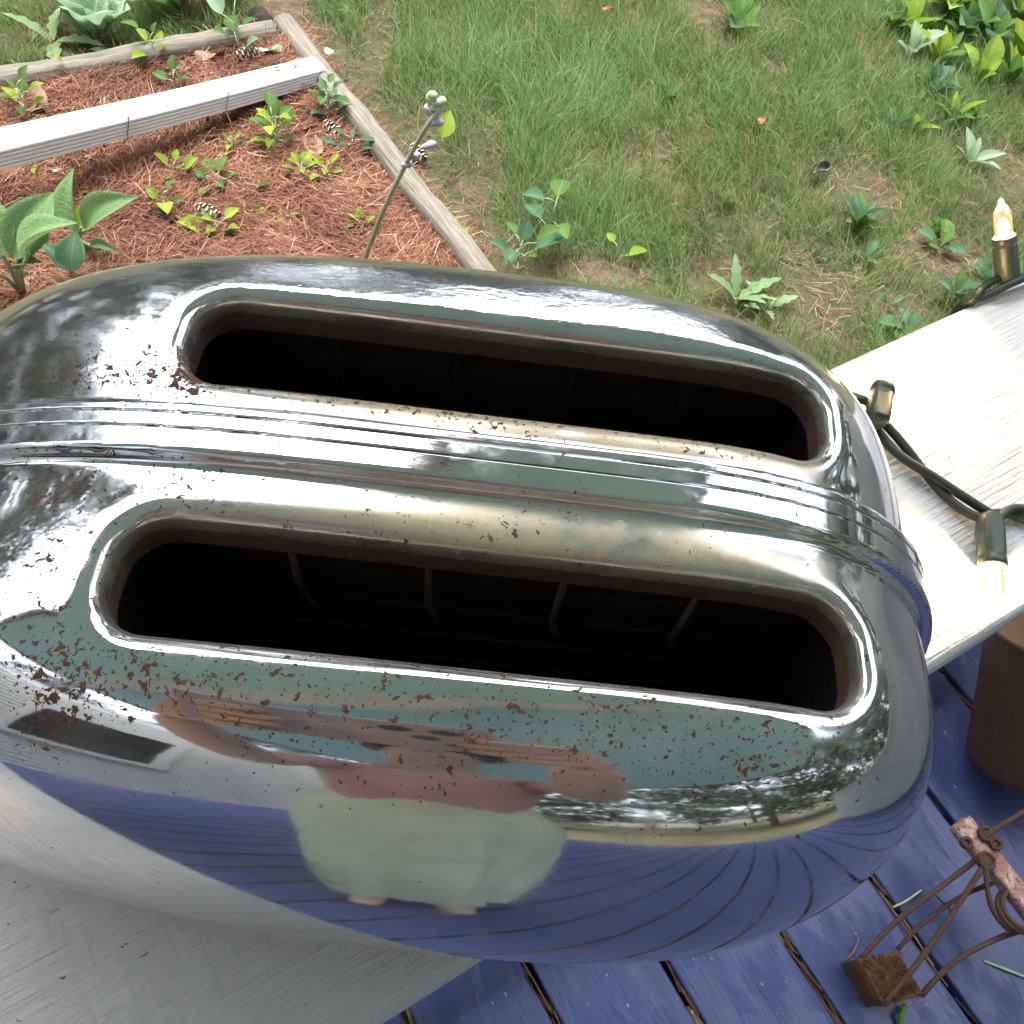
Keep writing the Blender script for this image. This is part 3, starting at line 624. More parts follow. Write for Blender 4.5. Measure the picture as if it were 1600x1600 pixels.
# --- pine cones, dead leaves, chips
def pine_cone(px, py, L, yaw, label, seed):
    r = random.Random(seed); c = at(px, py, GND+2); root = empty('pine_cone', W(c[0], c[1], GND+ground_h(c[0], c[1])+3.2), (0, R(88), yaw)); tag(root, label, 'pine cone', 'pine cones in the bed')
    bm = bmesh.new(); L *= .01; lathe(bm, [(.001, -L/2), (.006, -L*.3), (.007, 0), (.004, L*.4), (.001, L/2)], 8); bm_obj('core', bm, MT['cone'], root, True)
    bm = bmesh.new(); tips = bmesh.new()
    for i in range(46):
        t = i/45; z = -L/2+L*t; rad = .017*math.sin(PI*(.12+.82*t))**.7+.002; a = i*2.4
        d = Vector((math.cos(a), math.sin(a), .35)); s = Vector((-math.sin(a), math.cos(a), 0))*.0065; q = Vector((0, 0, z))
        b0 = [q+d*.004-s*.5, q+d*.004+s*.5, q+d*rad+s, q+d*rad-s]; b1 = [v+Vector((0, 0, .0022)) for v in b0]
        vs = [bm.verts.new(v) for v in b0+b1]
        for f in ((0, 1, 2, 3), (7, 6, 5, 4), (1, 5, 6, 2), (0, 3, 7, 4)): bm.faces.new([vs[k] for k in f])
        e = [q+d*rad+s, q+d*rad-s]; g = [v+Vector((0, 0, .0035))+d*.0012 for v in e]; h = [v-Vector((0, 0, .0006))+d*.0012 for v in e]
        t4 = [tips.verts.new(v) for v in (h[0], h[1], g[1], g[0])]; tips.faces.new(t4)
    o = bm_obj('scales', bm, MT['cone'], root); o['kind'] = 'stuff'; o = bm_obj('scale_tips', tips, MT['conetip'], root); o['kind'] = 'stuff'
pine_cone(386, 96, 7.5, .5, 'brown pine cone lying just behind the right end of the downspout', 1)
pine_cone(520, 205, 8, -.7, 'pine cone with pale scale tips beside the side timber', 2)
pine_cone(322, 334, 7.5, -.3, 'pine cone half buried near the toaster in the lower bed', 3)
pine_cone(652, 240, 7, -.9, 'pale broken pine cone outside the side timber', 4)
def dead_leaf(px, py, L, yaw, label, seed, mat='deadleaf', cat='leaf'):
    r = random.Random(seed); c = at(px, py, GND+2.5); V = []; nu, nv = 8, 5
    for i in range(nu):
        u = i/(nu-1)
        for j in range(nv):
            v = -1+2*j/(nv-1); w = .3*math.sin(PI*min(.98, max(.03, u)))**.7; V.append(((u-.5)*L*.01, v*w*L*.01, (.10*v*v+.12*math.sin(u*5+v*2+seed))*L*.01))
    i = np.arange(nu*nv).reshape(nu, nv); F = np.stack([i[:-1, :-1], i[1:, :-1], i[1:, 1:], i[:-1, 1:]], -1).reshape(-1, 4)
    o = mesh_obj('fallen_leaf', npmesh('fallen_leaf', V, F, MT[mat]), None, W(c[0], c[1], GND+ground_h(c[0], c[1])+3)); o.rotation_euler.z = yaw; tag(o, label, cat, 'fallen leaves and chips')
for i, (px, py, L, yaw, lb, m) in enumerate([(330, 88, 9, .6, 'curled tan leaf left of the pine cone above the downspout', 'deadleaf'), (425, 88, 7, .2, 'thin greenish dry leaf right of the pine cone above the downspout', 'budg'),
    (485, 197, 6, 1., 'pale pink dry leaf left of the pine cone by the timber', 'deadleaf'), (490, 232, 8, -.8, 'long tan dry leaf above the wide lime seedling', 'deadleaf'), (252, 345, 8, .1, 'dark flat bark chip in the lower bed', 'soil'),
    (515, 82, 4, .2, 'pale wood chip outside the timber near the corner', 'conetip'), (1188, 190, 4, 1.1, 'small orange leaf standing in the grass', 'orange'), (950, 12, 4, .4, 'orange leaf in the grass at the top edge', 'orange'),
    (1282, 265, 7, .6, 'black patch standing in for the dark of a small hole in the lawn', 'bakelite'), (20, 455, 9, .4, 'curled tan leaf in the shade left of the toaster', 'deadleaf'), (55, 165, 12, -.7, 'big brown dry leaf under the leafy seedling', 'deadleaf'), (430, 440, 5, 0.2, 'pale dry flake hidden close behind the toaster', 'conetip'), (255, 175, 4, .4, 'small white chip on the needles just below the downspout', 'conetip'), (92, 268, 3, .4, 'tiny pale flake beside the sprout under the downspout', 'conetip')]):  # black patch: the dark of a lawn hole put into a flat shape's colour
    dead_leaf(px, py, L, yaw, lb, i, m)

# ================================================================== PORCH: deck, railing, ceiling, walls
DM = Matrix.Rotation(TH, 4, 'Z')
deck = empty('deck', W(0, 0, DECK), (0, 0, TH)); tag(deck, kind='structure')
g0 = 81.13
bm = bmesh.new(); box(bm, (-.0668, -3.3, -.032), (.0668, .035, 0), .003, 2); bmesh.ops.subdivide_edges(bm, edges=[e for e in bm.edges if abs((e.verts[0].co-e.verts[1].co).y) > 1], cuts=8)
brd = bpy.data.meshes.new('deck_board'); bm.to_mesh(brd); bm.free(); brd.materials.append(MT['deck'])
rb = random.Random(5)
for i in range(-3, 24):
    o = mesh_obj('deck_board', brd, deck, Vector(((g0-14.4*i-7.2)*.01, 0, rb.uniform(-.0012, .0012)))); o.rotation_euler.y = rb.uniform(-.004, .004)
bm = bmesh.new(); box(bm, (-2.6, -3.25, -.20), (1.24, .02, -.05)); j = bm_obj('joist_frame', bm, MT['soil'], deck)
# needles and bits caught in the gaps between boards
def gap_debris():
    n = 9000; gi = RNG.integers(-4, 14, n); nn = RNG.uniform(-120, 0, n); t = g0-14.4*gi+RNG.normal(0, .24, n); patch = vnoise(nn, gi*50., 8, 77)
    k = RNG.uniform(size=n) < .45+.4*patch; t, nn = t[k], nn[k]; m = len(t); sh = np.clip(RNG.normal(.5, .25, m), 0, 1)
    x = t*TV[0]+nn*NV[0]; y = t*TV[1]+nn*NV[1]
    mat = mat_strand('gap_needles', [(0, (.03, .018, .012)), (.5, (.11, .062, .038)), (.8, (.22, .14, .085)), (1, (.34, .28, .17))], .8, 0)
    tag(strands('gap_debris', x, y, DECK-1.6+RNG.uniform(0, 1.5, m), RNG.uniform(2, 6.5, m), RNG.uniform(.1, .42, m), TH+PI/2+RNG.normal(0, .14, m)+PI*RNG.integers(0, 2, m), RNG.normal(1.55, .05, m), RNG.uniform(-.1, .12, m), sh, mat, 2, True), 'brown needles and bits caught in the gaps of the blue deck', 'debris', kind='stuff')
gap_debris()
def clipping(pts, r, label, mat='leafA'):
    P = [W(*at(px, py, DECK+z)) for px, py, z in pts]; bm = bmesh.new(); tube(bm, [Vector(p)-P[0] for p in [Vector(v) for v in spline([np.array(p) for p in P], 5)]], r*.01, 5)
    o = bm_obj('grass_clipping', bm, MT[mat], None, True, P[0]); tag(o, label, 'grass', 'bits of grass on the deck')
clipping([(1537, 1501, .2), (1570, 1514, .5), (1615, 1532, .3)], .18, 'pale green grass blade on the deck right of the wire frame', 'leafP')
clipping([(1395, 1418, .2), (1415, 1408, .8), (1440, 1391, .4)], .16, 'dry grass blade lying across the gap above the rusty foot', 'budg')
clipping([(1458, 1392, .2), (1478, 1412, .3), (1492, 1426, .3)], .14, 'thin grass blade on the deck under the rusty wires', 'leafC')
clipping([(1404, 1605, .2), (1408, 1585, 1.2), (1415, 1572, .8)], .35, 'small green leaf scrap below the rusty foot', 'leafA')
clipping([(1322, 1500, .2), (1335, 1485, .6), (1342, 1465, .3)], .1, 'wisp of dry stem left of the rusty foot', 'deadleaf')

# --- railing: cap board on a rail with balusters and posts
rail = empty('porch_railing', W(0, 0, RAILZ), (0, 0, TH)); tag(rail, 'wide white painted porch railing under the chrome toaster', 'railing')
bm = bmesh.new(); N1, N2 = -7.53, 6.46
prof = []
for cx_, cz_, a0 in ((N2-.55, -.55, 0), (N1+.55, -.55, PI/2), (N1+.55, -3.25, PI), (N2-.55, -3.25, 1.5*PI)):
    prof += [(cx_+.55*math.cos(a0+k*PI/10), cz_+.55*math.sin(a0+k*PI/10)) for k in range(6)]
rings = [[bm.verts.new((t*.01, p*.01, q*.01)) for p, q in prof] for t in np.linspace(-212, 124, 60)]
for r0, r1 in zip(rings, rings[1:]):
    for k in range(len(prof)): bm.faces.new((r0[k], r1[k], r1[(k+1) % len(prof)], r0[(k+1) % len(prof)]))
bm.faces.new(rings[0]); bm.faces.new(rings[-1][::-1]); bmesh.ops.recalc_face_normals(bm, faces=bm.faces)
bm_obj('cap_board', bm, MT['rail'], rail, True)
bm = bmesh.new(); box(bm, (-2.12, -.025, -.128), (1.24, .014, -.0382), .003); bm_obj('top_rail', bm, MT['trim'], rail)
bm = bmesh.new(); box(bm, (-2.12, -.025, -.76), (1.24, .014, -.70), .003); bm_obj('bottom_rail', bm, MT['trim'], rail)
bm = bmesh.new(); box(bm, (-.018, -.018, -.699), (.018, .018, -.129), .003); bal = bpy.data.meshes.new('baluster'); bm.to_mesh(bal); bm.free(); bal.materials.append(MT['trim'])
for k in range(23): mesh_obj('baluster', bal, rail, Vector((-2.05+k*.145, -.0055, 0)))

# --- rusty can leaning by the railing
P0, P1 = at(1618, 1190, DECK+5.2), at(1662, 985, DECK+21)
def rusty_can():
    ax = P1-P0; L = np.linalg.norm(ax); q = Vector(ax/L).to_track_quat('Z', 'Y'); root = empty('rusty_can', W(*P0)); root.rotation_euler = q.to_euler(); tag(root, 'dark rusty can with a brown lid leaning on the blue deck by the railing', 'can')
    r = 8.4*.01; L *= .01; bm = bmesh.new(); pr = [(.0, 0), (r*.93, 0), (r*.985, .004), (r, .012)]+[(r*(1-.012*t), L*t) for t in (.2, .4, .6, .8, .98)]+[(r*.99, L)]
    lathe(bm, pr, 48)
    for v in bm.verts:
        a = math.atan2(v.co.y, v.co.x); v.co.xy *= 1+.008*math.sin(a*3+v.co.z*20)
    bm_obj('can_body', bm, MT['rust'], root, True)
    bm = bmesh.new(); lathe(bm, [(r*.985, L-.002), (r*1.0, L+.001), (r*1.0, L+.005), (r*.965, L+.006), (r*.94, L+.0035), (r*.5, L+.0045), (.0005, L+.006)], 48); bm_obj('lid', bm, MT['cantop'], root, True)
rusty_can()

# --- rusty wire frame with a wooden bar and a fibre foot
def wire_frame():
    c = at(1390, 1530, DECK); root = empty('wire_frame', W(*c)); tag(root, 'rusty wire frame with pink wooden bar and square brown foot on the blue deck', 'wire frame')
    rel = lambda px, py, z: Vector((at(px, py, DECK+z)-c)*.01)
    bm = bmesh.new(); cs = [(1338, 1497), (1402, 1487), (1442, 1553), (1384, 1574)]
    top = [rel(px, py, 5.2) for px, py in cs]; bot = [Vector((p.x*.93, p.y*.93, 0)) for p in top]
    ce = sum(top, Vector())/4
    m = 8; g = {}
    rr = random.Random(4)
    for i in range(m+1):
        for k in range(m+1):
            u, v = i/m, k/m; p = top[0]*(1-u)*(1-v)+top[1]*u*(1-v)+top[2]*u*v+top[3]*(1-u)*v
            edge = i in (0, m) or k in (0, m); g[i, k] = bm.verts.new(p+Vector((rr.uniform(-.001, .001), rr.uniform(-.001, .001), (.001 if edge else rr.uniform(-.006, -.001)))))
    for i in range(m):
        for k in range(m): bm.faces.new((g[i, k], g[i+1, k], g[i+1, k+1], g[i, k+1]))
    ring = [g[i, 0] for i in range(m)]+[g[m, k] for k in range(m)]+[g[i, m] for i in range(m, 0, -1)]+[g[0, k] for k in range(m, 0, -1)]
    lows = []
    for z in (.6, .25, 0.):
        row = []
        for v in ring:
            s = .93+.07*z; row.append(bm.verts.new((ce.x+(v.co.x-ce.x)*s+rr.uniform(-.001, .001), ce.y+(v.co.y-ce.y)*s+rr.uniform(-.001, .001), .052*z)))
        lows.append(row)
    prev = ring
    for row in lows:
        for k in range(len(row)): bm.faces.new((prev[k], prev[(k+1) % len(row)], row[(k+1) % len(row)], row[k]))
        prev = row
    bmesh.ops.recalc_face_normals(bm, faces=bm.faces); bm_obj('foot', bm, MT['rustmat'], root, True)
    # loose fibres on the foot
    bm = bmesh.new()
    for k in range(150):
        u, v = rr.random(), rr.random(); p = top[0]*(1-u)*(1-v)+top[1]*u*(1-v)+top[2]*u*v+top[3]*(1-u)*v; a = rr.uniform(0, 6.3); d = Vector((math.cos(a), math.sin(a), 0))*rr.uniform(.004, .011)
        tube(bm, [p-Vector((0, 0, .002)), p+d*.5+Vector((rr.uniform(-.002, .002), rr.uniform(-.002, .002), rr.uniform(.0005, .003))), p+d-Vector((0, 0, .001))], .0005, 4)
    o = bm_obj('fibres', bm, MT['rustmat'], root); o['kind'] = 'stuff'
    def rod(pts, r=.32, mt='rustwire'):
        P = [np.array(rel(*p)) for p in pts]; bm = bmesh.new(); sp_ = spline(P, 6); rq = random.Random(len(pts)); tube(bm, [Vector(p) for p in sp_], [r*.01*rq.uniform(.92, 1.1) for _ in sp_], 7); return bm_obj('wire', bm, MT[mt], root, True)
    rod([(1343, 1500, 4.6), (1400, 1440, 7), (1465, 1390, 9), (1530, 1340, 10.5)])
    rod([(1402, 1484, 4), (1440, 1445, 5.5), (1500, 1402, 6), (1570, 1372, 7.5)], .28)
    rod([(1380, 1570, 5), (1430, 1510, 7.5), (1490, 1425, 10), (1538, 1352, 12)])
    rod([(1440, 1556, 4), (1462, 1530, 5.5), (1500, 1497, 7), (1560, 1466, 8.5), (1620, 1448, 9)])
    rod([(1538, 1310, 12), (1560, 1292, 12.5), (1612, 1262, 13)])
    rod([(1541, 1352, 12.3), (1543, 1390, 11.5), (1553, 1425, 10.5), (1578, 1453, 10), (1610, 1448, 9.8)], .30)
    cc = rel(1591, 1424, 9.5); bm = bmesh.new()
    tube(bm, [cc+Vector((math.cos(a)*.028*(1+.02*a/6), math.sin(a)*.024, .002*a)) for a in np.linspace(0, 4*PI, 50)], .003, 7); bm_obj('coil', bm, MT['rustwire'], root, True)
    a, b = rel(1497, 1283, 10.8), rel(1618, 1428, 10.8); d = (b-a); L = d.length; rot = d.to_track_quat('X', 'Z').to_matrix().to_4x4(); rot.translation = a
    bm = bmesh.new(); box(bm, (0, -.0135, -.009), (L, .0135, .009), .0045, 3)
    bmesh.ops.subdivide_edges(bm, edges=[e for e in bm.edges if e.calc_length() > .05], cuts=9)
    for v in bm.verts: v.co.y *= 1+.10*math.sin(v.co.x*60)+rr.uniform(-.04, .04); v.co.z += rr.uniform(-.0006, .0006); v.co = rot @ v.co
    bm_obj('wooden_bar', bm, MT['pinkwood'], root, True)
    for px, py, s in ((1536, 1304, 1.), (1538, 1346, 1.15), (1552, 1320, .8), (1507, 1318, .7)):
        p = rel(px, py, 11.6); bm = bmesh.new(); bmesh.ops.create_uvsphere(bm, u_segments=12, v_segments=8, radius=.009*s, matrix=Matrix.Translation(p) @ Matrix.Diagonal((1, 1, .7, 1)))
        tube(bm, [p+Vector((math.cos(k)*.0075*s, math.sin(k)*.0075*s, .006)) for k in np.linspace(0, 6.2, 12)], .0022, 6); bm_obj('wire_eye', bm, MT['rustwire'], root, True)
wire_frame()

# --- string of small lights along the railing
def string_lights():
    o0 = at(1545, 805, RAILZ); root = empty('string_lights', W(*o0)); tag(root, 'green cord of small lit warm string lights lying along the white railing', 'string lights')
    rel = lambda p: Vector((np.asarray(p)-o0)*.01)
    z = RAILZ+.42
    A = [np.append(tn(-60, 7.3), RAILZ-1.2), np.append(tn(-34, 5.5), z), np.append(tn(-22, 6.5), z), np.append(tn(-5, 7.4), RAILZ-2), np.append(tn(10, 7.4), RAILZ-2), np.append(tn(19, 6.6), RAILZ-.2)]
    A += [at(1340, 622, z), at(1372, 662, z), at(1410, 705, z), at(1450, 742, z), at(1500, 783, z), at(1545, 806, z+.1), at(1580, 799, z), at(1640, 812, z), at(1720, 800, z), at(1745, 640, z), at(1690, 480, z), at(1625, 436, z), at(1578, 438, z+.3), at(1545, 452, z), at(1518, 470, RAILZ+.1), at(1500, 492, RAILZ-1.6), at(1492, 515, RAILZ-5), at(1495, 520, RAILZ-14)]
    P = spline(A, 14); n = len(P)
    for ph in (0, PI):
        bm = bmesh.new(); pts = []
        for i, p in enumerate(P):
            t = P[min(i+1, n-1)]-P[max(i-1, 0)]; t /= np.linalg.norm(t); s = np.cross(t, [0, 0, 1]); s /= np.linalg.norm(s)+1e-9
            a = i*.085+ph; pts.append(rel(p+s*.30*math.cos(a)+np.array([0, 0, .16*math.sin(a)])))
        tube(bm, pts, .0021, 8); bm_obj('wire', bm, MT['cord'], root, True)
    def lamp(base, tip):
        d = Vector(rel(tip)-rel(base)).normalized(); q = d.to_track_quat('Z', 'Y').to_matrix().to_4x4(); q.translation = rel(base)
        bm = bmesh.new(); lathe(bm, [(.0038, -.002), (.0052, 0), (.0056, .004), (.0054, .017), (.0050, .0185), (.0058, .019), (.0059, .0222), (.0046, .0235), (.0040, .0225)], 24)
        for v in bm.verts:
            if v.co.z < .0185 and v.co.y > .0030: v.co.y = .0046
            if v.co.z < .0185 and v.co.y < -.0030: v.co.y = -.0046
        for v in bm.verts: v.co = q @ v.co
        s = bm_obj('socket', bm, MT['socket'], root, True)
        bm = bmesh.new(); lathe(bm, [(.0036, .0215), (.0041, .024), (.0043, .031), (.0041, .0355), (.0030, .0378), (.0017, .0392), (.0014, .0412), (.0003, .0425)], 18, q); bm_obj('bulb', bm, MT['glass'], s, True)
        bm = bmesh.new(); bmesh.ops.create_uvsphere(bm, u_segments=10, v_segments=8, radius=.0024, matrix=q @ Matrix.Translation((0, 0, .0268)) @ Matrix.Diagonal((1, 1, 1.3, 1))); bm_obj('filament', bm, MT['filament'], s, True)
    lamp(at(1546, 812, RAILZ+.75), at(1552, 900, RAILZ+.55))
    lamp(at(1371, 655, RAILZ+1.2), at(1386, 565, RAILZ+.55))
    lamp(at(1575, 436, RAILZ+.6), at(1566, 335, RAILZ+3.2))
    lamp(np.append(tn(-34, 5.2), RAILZ+.8), np.append(tn(-35.5, 1.5), RAILZ+.7))
string_lights()

# ================================================================== TOASTER (implicit surface, polygonised)
BX, AXL, AXR, AY, CY, PN, MX, MY, ZC, HB, KX, KY, ZW = .781, 19.27, 12.24, 8.923, .154, 2.654, 4.261, 11.06, -21.37, 13.0, .111, .233, -8.62
SL, SWD, SS = 7.79, 2.54, 6.257
def f_body(x, y, z):
    u = ((z-ZW)/10)**2; a = x-BX; a = np.where(a < 0, a/AXL, a/AXR)/(1-KX*u); b = (y-CY)/AY/(1-KY*u)
    ap, bp = np.abs(a)**PN, np.abs(b)**PN; q = ap+bp+1e-12; m = MX+(MY-MX)*bp/q
    c = z-ZC; c = np.where(c > 0, c/-ZC, c/HB); return (q**(m/PN)+np.abs(c)**m)**(1/m)
def d_body(x, y, z):
    e = .02; f = f_body(x, y, z); g = np.sqrt(((f_body(x+e, y, z)-f)/e)**2+((f_body(x, y+e, z)-f)/e)**2+((f_body(x, y, z+e)-f)/e)**2)
    return (f-1)/np.maximum(g, .05)
def smin(a, b, k): h = np.maximum(k-np.abs(a-b), 0)/k; return np.minimum(a, b)-h*h*k*.25
def smax(a, b, k): return -smin(-a, -b, k)
def d_slot(x, y):
    def rr(cy_):
        r = .98; qx = np.abs(x)-SL+r; qy = np.abs(y-cy_)-SWD/2+r
        return np.minimum(np.maximum(qx, qy), 0)+np.sqrt(np.maximum(qx, 0)**2+np.maximum(qy, 0)**2)-r
    return np.minimum(rr(-SS/2), rr(SS/2))
def F(x, y, z):
    b = d_body(x, y, z)
    band = smax(b-.36, np.abs(y-.20)-.68, .14)
    for gy in (.16, .56): band = smax(band, -np.maximum(np.abs(y-gy)-.022, -(b-.29)), .03)
    f = smin(b, band, .26)
    s = d_slot(x, y)
    # a low pressed rim round each slot, then the rolled lip
    f = f-.014*np.exp(-((s-.62)/.28)**2)
    return smax(f, -s, .50)
def build_toaster():
    hx = .15
    xs = np.arange(-19.6, 13.6, hx); zs = np.arange(-14.2, .75, .15)
    ys = np.concatenate([np.arange(-9.2, 0., .14), np.arange(0., .72, .022), np.arange(.72, 10.0, .14)])
    X, Y, Z = np.meshgrid(xs, ys, zs, indexing='ij')
    G = F(X, Y, Z).astype(np.float32); del X, Y, Z
    s = G < 0; c = [s[i:s.shape[0]-1+i, j:s.shape[1]-1+j, k:s.shape[2]-1+k] for i in (0, 1) for j in (0, 1) for k in (0, 1)]
    al = np.logical_and.reduce(c); an = np.logical_or.reduce(c); act = an & ~al
    I, J, K = np.nonzero(act); idx = -np.ones(act.shape, np.int32); idx[I, J, K] = np.arange(len(I))
    cor = [(i, j, k) for i in (0, 1) for j in (0, 1) for k in (0, 1)]
    val = {q: G[I+q[0], J+q[1], K+q[2]] for q in cor}; pos = {q: np.stack([xs[I+q[0]], ys[J+q[1]], zs[K+q[2]]], -1) for q in cor}
    acc = np.zeros((len(I), 3)); cnt = np.zeros(len(I))
    for a in cor:
        for ax in range(3):
            if a[ax] == 0:
                b = tuple(v+(n_ == ax) for n_, v in enumerate(a)); m = (val[a] < 0) != (val[b] < 0)
                t = val[a][m]/(val[a][m]-val[b][m]); acc[m] += pos[a][m]+(pos[b][m]-pos[a][m])*t[:, None]; cnt[m] += 1
    V = acc/cnt[:, None]
    Q = []
    for ax in range(3):
        sh = [slice(None)]*3; sl0 = list(sh); sl1 = list(sh); sl0[ax] = slice(0, -1); sl1[ax] = slice(1, None)
        d = s[tuple(sl0)] != s[tuple(sl1)]; e = np.array(np.nonzero(d)).T; o1, o2 = [k for k in range(3) if k != ax]
        ok = (e[:, o1] > 0) & (e[:, o2] > 0) & (e[:, o1] < s.shape[o1]-1) & (e[:, o2] < s.shape[o2]-1); e = e[ok]
        def cell(da, db): q = e.copy(); q[:, o1] -= da; q[:, o2] -= db; return idx[q[:, 0], q[:, 1], q[:, 2]]
        f = np.stack([cell(1, 1), cell(0, 1), cell(0, 0), cell(1, 0)], -1)
        ins = s[e[:, 0], e[:, 1], e[:, 2]]; flip = ins if ax != 1 else ~ins
        f[~flip] = f[~flip][:, ::-1]; Q.append(f)
    Q = np.concatenate(Q)
    def grad(P, e=.006):
        x, y, z = P.T; return np.stack([F(x+e, y, z)-F(x-e, y, z), F(x, y+e, z)-F(x, y-e, z), F(x, y, z+e)-F(x, y, z-e)], -1)/(2*e)
    for it in range(4):
        g = grad(V); fv = F(*V.T); st = -fv[:, None]*g/np.maximum((g*g).sum(1), .2)[:, None]; V = V+np.clip(st, -.06, .06)
    g = grad(V); Nn = g/np.linalg.norm(g, axis=1)[:, None]
    x, y, z = V.T; db = d_body(x, y, z); ds = d_slot(x, y)
    fz = db[Q].mean(1) > -1.0; Q = Q[fz]
    used = np.unique(Q); re = -np.ones(len(V), np.int32); re[used] = np.arange(len(used)); Q = re[Q]; V = V[used]; Nn = Nn[used]
    x, y, z = V.T; db = d_body(x, y, z); ds = d_slot(x, y)
    ed = np.sort(np.concatenate([Q[:, [k, (k+1) % 4]] for k in range(4)]), 1); ue, ct = np.unique(ed, axis=0, return_counts=True); bv = np.unique(ue[ct == 1])
    bv = bv[(db[bv] < -.6) & (ds[bv] < .3)]; V[bv, 2] += -1.1-db[bv]; x, y, z = V.T; db = d_body(x, y, z)
    root = empty('toaster', W(0, 0, RAILZ)); tag(root, 'old chrome two slot toaster with rust spots standing across the white railing', 'toaster')
    me = npmesh('shell', np.stack([x*.01, y*.01, (z-RAILZ)*.01], -1), Q, MT['chrome'])
    me.normals_split_custom_set_from_vertices(Nn.astype(np.float32).tolist())
    gs = lambda v, c_, w: np.exp(-((v-c_)/w)**2)
    tint = np.clip(np.maximum(gs(y, 1.50, .5)*gs(x, 1.5, 7.5)*1.3, gs(y, -1.35, .62)*gs(x, 1.2, 6.5)*1.3), 0, 1)*(np.abs(x) < 7.6)
    tint = np.maximum(tint, .5*gs(ds, .05, .16))
    rust = .45+.6*gs(x, -8.6, 2.6)*gs(y, -3.0, 3.6)+.75*gs(y, -5.3, 1.0)*(x > -9)*(x < 8)+.9*gs(y, 1.7, .5)*(x < 6)+.55*gs(x, -8, 2.2)*gs(y, 2.2, 1.1)+.4*gs(y, -1.2, .7)*(x < 2)-.3*(y > 4.6)+.25*gs(x, 11, .9)-.55*((z < -3.4) | ((y < -7.2) & (z < -1.2)))
    flange = np.clip((-db-.42)/.30, 0, 1)*(ds < .2)
    bigr = 1.2*gs(y, -5.5, .75)*np.clip((x+5)/3, 0, 1)*np.clip((9.5-x)/2, 0, 1)+.42*gs(x, -8.7, 1.6)*gs(y, -3.2, 2.8)+.6*gs(y, 1.75, .35)*(x < 4)+.45*gs(x, -8.5, 2.)*gs(y, 2.5, 1.4)+.3*gs(y, .4, 1.)-.6*(z < -2.2)
    fattr(me, 'bigrust', np.clip(bigr, 0, 1)); fattr(me, 'tint', tint); fattr(me, 'rust', rust); fattr(me, 'flange', flange); fattr(me, 'far', np.clip((y-4.2)/1.2, 0, 1)*.9+.25*np.clip((-8.5-x)/2, 0, 1)*(y > 0))
    mesh_obj('shell', me, root)
    for sy in (-1, 1):
        cy_ = sy*SS/2; bm = bmesh.new(); x1, w1 = SL+.4, SWD/2+.55; zt, zb = -1.15-RAILZ, -12.5-RAILZ
        vs = [bm.verts.new((sx*x1*.01, (cy_+q*w1)*.01, zz*.01)) for zz in (zb, zt) for sx, q in ((-1, -1), (1, -1), (1, 1), (-1, 1))]
        for f in ((0, 1, 2, 3), (0, 4, 5, 1), (1, 5, 6, 2), (2, 6, 7, 3), (3, 7, 4, 0)): bm.faces.new([vs[k] for k in f])
        sl_ = bm_obj('slot_liner', bm, MT['liner'], root)
        for wx in (-4.6, -1.5, 1.6, 4.7):
            for side in (1, -1):
                yy = cy_+side*(w1-.28); zz = -RAILZ-.95; bm = bmesh.new()
                tube(bm, [Vector(p)*.01 for p in spline([(wx, yy, zz), (wx, yy, zz-1.2), (wx+.02, yy, zz-2.4), (wx+.08, yy+side*.1, zz-3.2), (wx+.25, yy+side*.2, zz-4.)], 5)], .0009, 7); bm_obj('guide_wire', bm, MT['wire' if sy < 0 else 'liner'], sl_, True)
        # carrier and ribbed heat shield deep inside
        for k in range(5):
            bm = bmesh.new(); box(bm, (-x1*.0095, (cy_+w1-.10)*.01, (zt-1.6-k*1.7)*.01), (x1*.0095, (cy_+w1-.02)*.01, (zt-1.6-k*1.7+.25)*.01)); bm_obj('shield_rib', bm, MT['liner'], sl_)
        bm = bmesh.new(); box(bm, (-x1*.009, (cy_-.5)*.01, (zb+1.2)*.01), (x1*.009, (cy_+.5)*.01, (zb+1.5)*.01), .001); bm_obj('carriage', bm, MT['wire'], sl_)
    # base tray and feet
    zc = -14.2; ring = []
    for t in np.linspace(0, 2*PI, 72, endpoint=False):
        lo, hi = 0., 30.
        for _ in range(30):
            m_ = (lo+hi)/2
            if f_body(np.float64(BX+m_*math.cos(t)), np.float64(CY+m_*math.sin(t)), zc) < 1: lo = m_
            else: hi = m_
        ring.append((BX+lo*math.cos(t), CY+lo*math.sin(t)))
    bm = bmesh.new(); rows = []
    for s_, zz in ((.985, zc+.6), (1.012, zc+.1), (1.012, zc-.5), (.97, zc-.7)): rows.append([bm.verts.new(((BX+(p-BX)*s_)*.01, (CY+(q-CY)*s_)*.01, (zz-RAILZ)*.01)) for p, q in ring])
    for r0, r1 in zip(rows, rows[1:]):
        for k in range(72): bm.faces.new((r0[k], r1[k], r1[(k+1) % 72], r0[(k+1) % 72]))
    bm.faces.new(rows[-1]); bmesh.ops.recalc_face_normals(bm, faces=bm.faces); bm_obj('base_tray', bm, MT['bakelite'], root, True)
    for fx, fy in ((-7, 5), (7, 5), (-7, -4.2), (7, -4.2)):
        bm = bmesh.new(); lathe(bm, [(.007, 0), (.009, .001), (.008, .0032)], 14, Matrix.Translation((fx*.01, fy*.01, 0))); bm_obj('foot', bm, MT['bakelite'], root, True)
build_toaster()

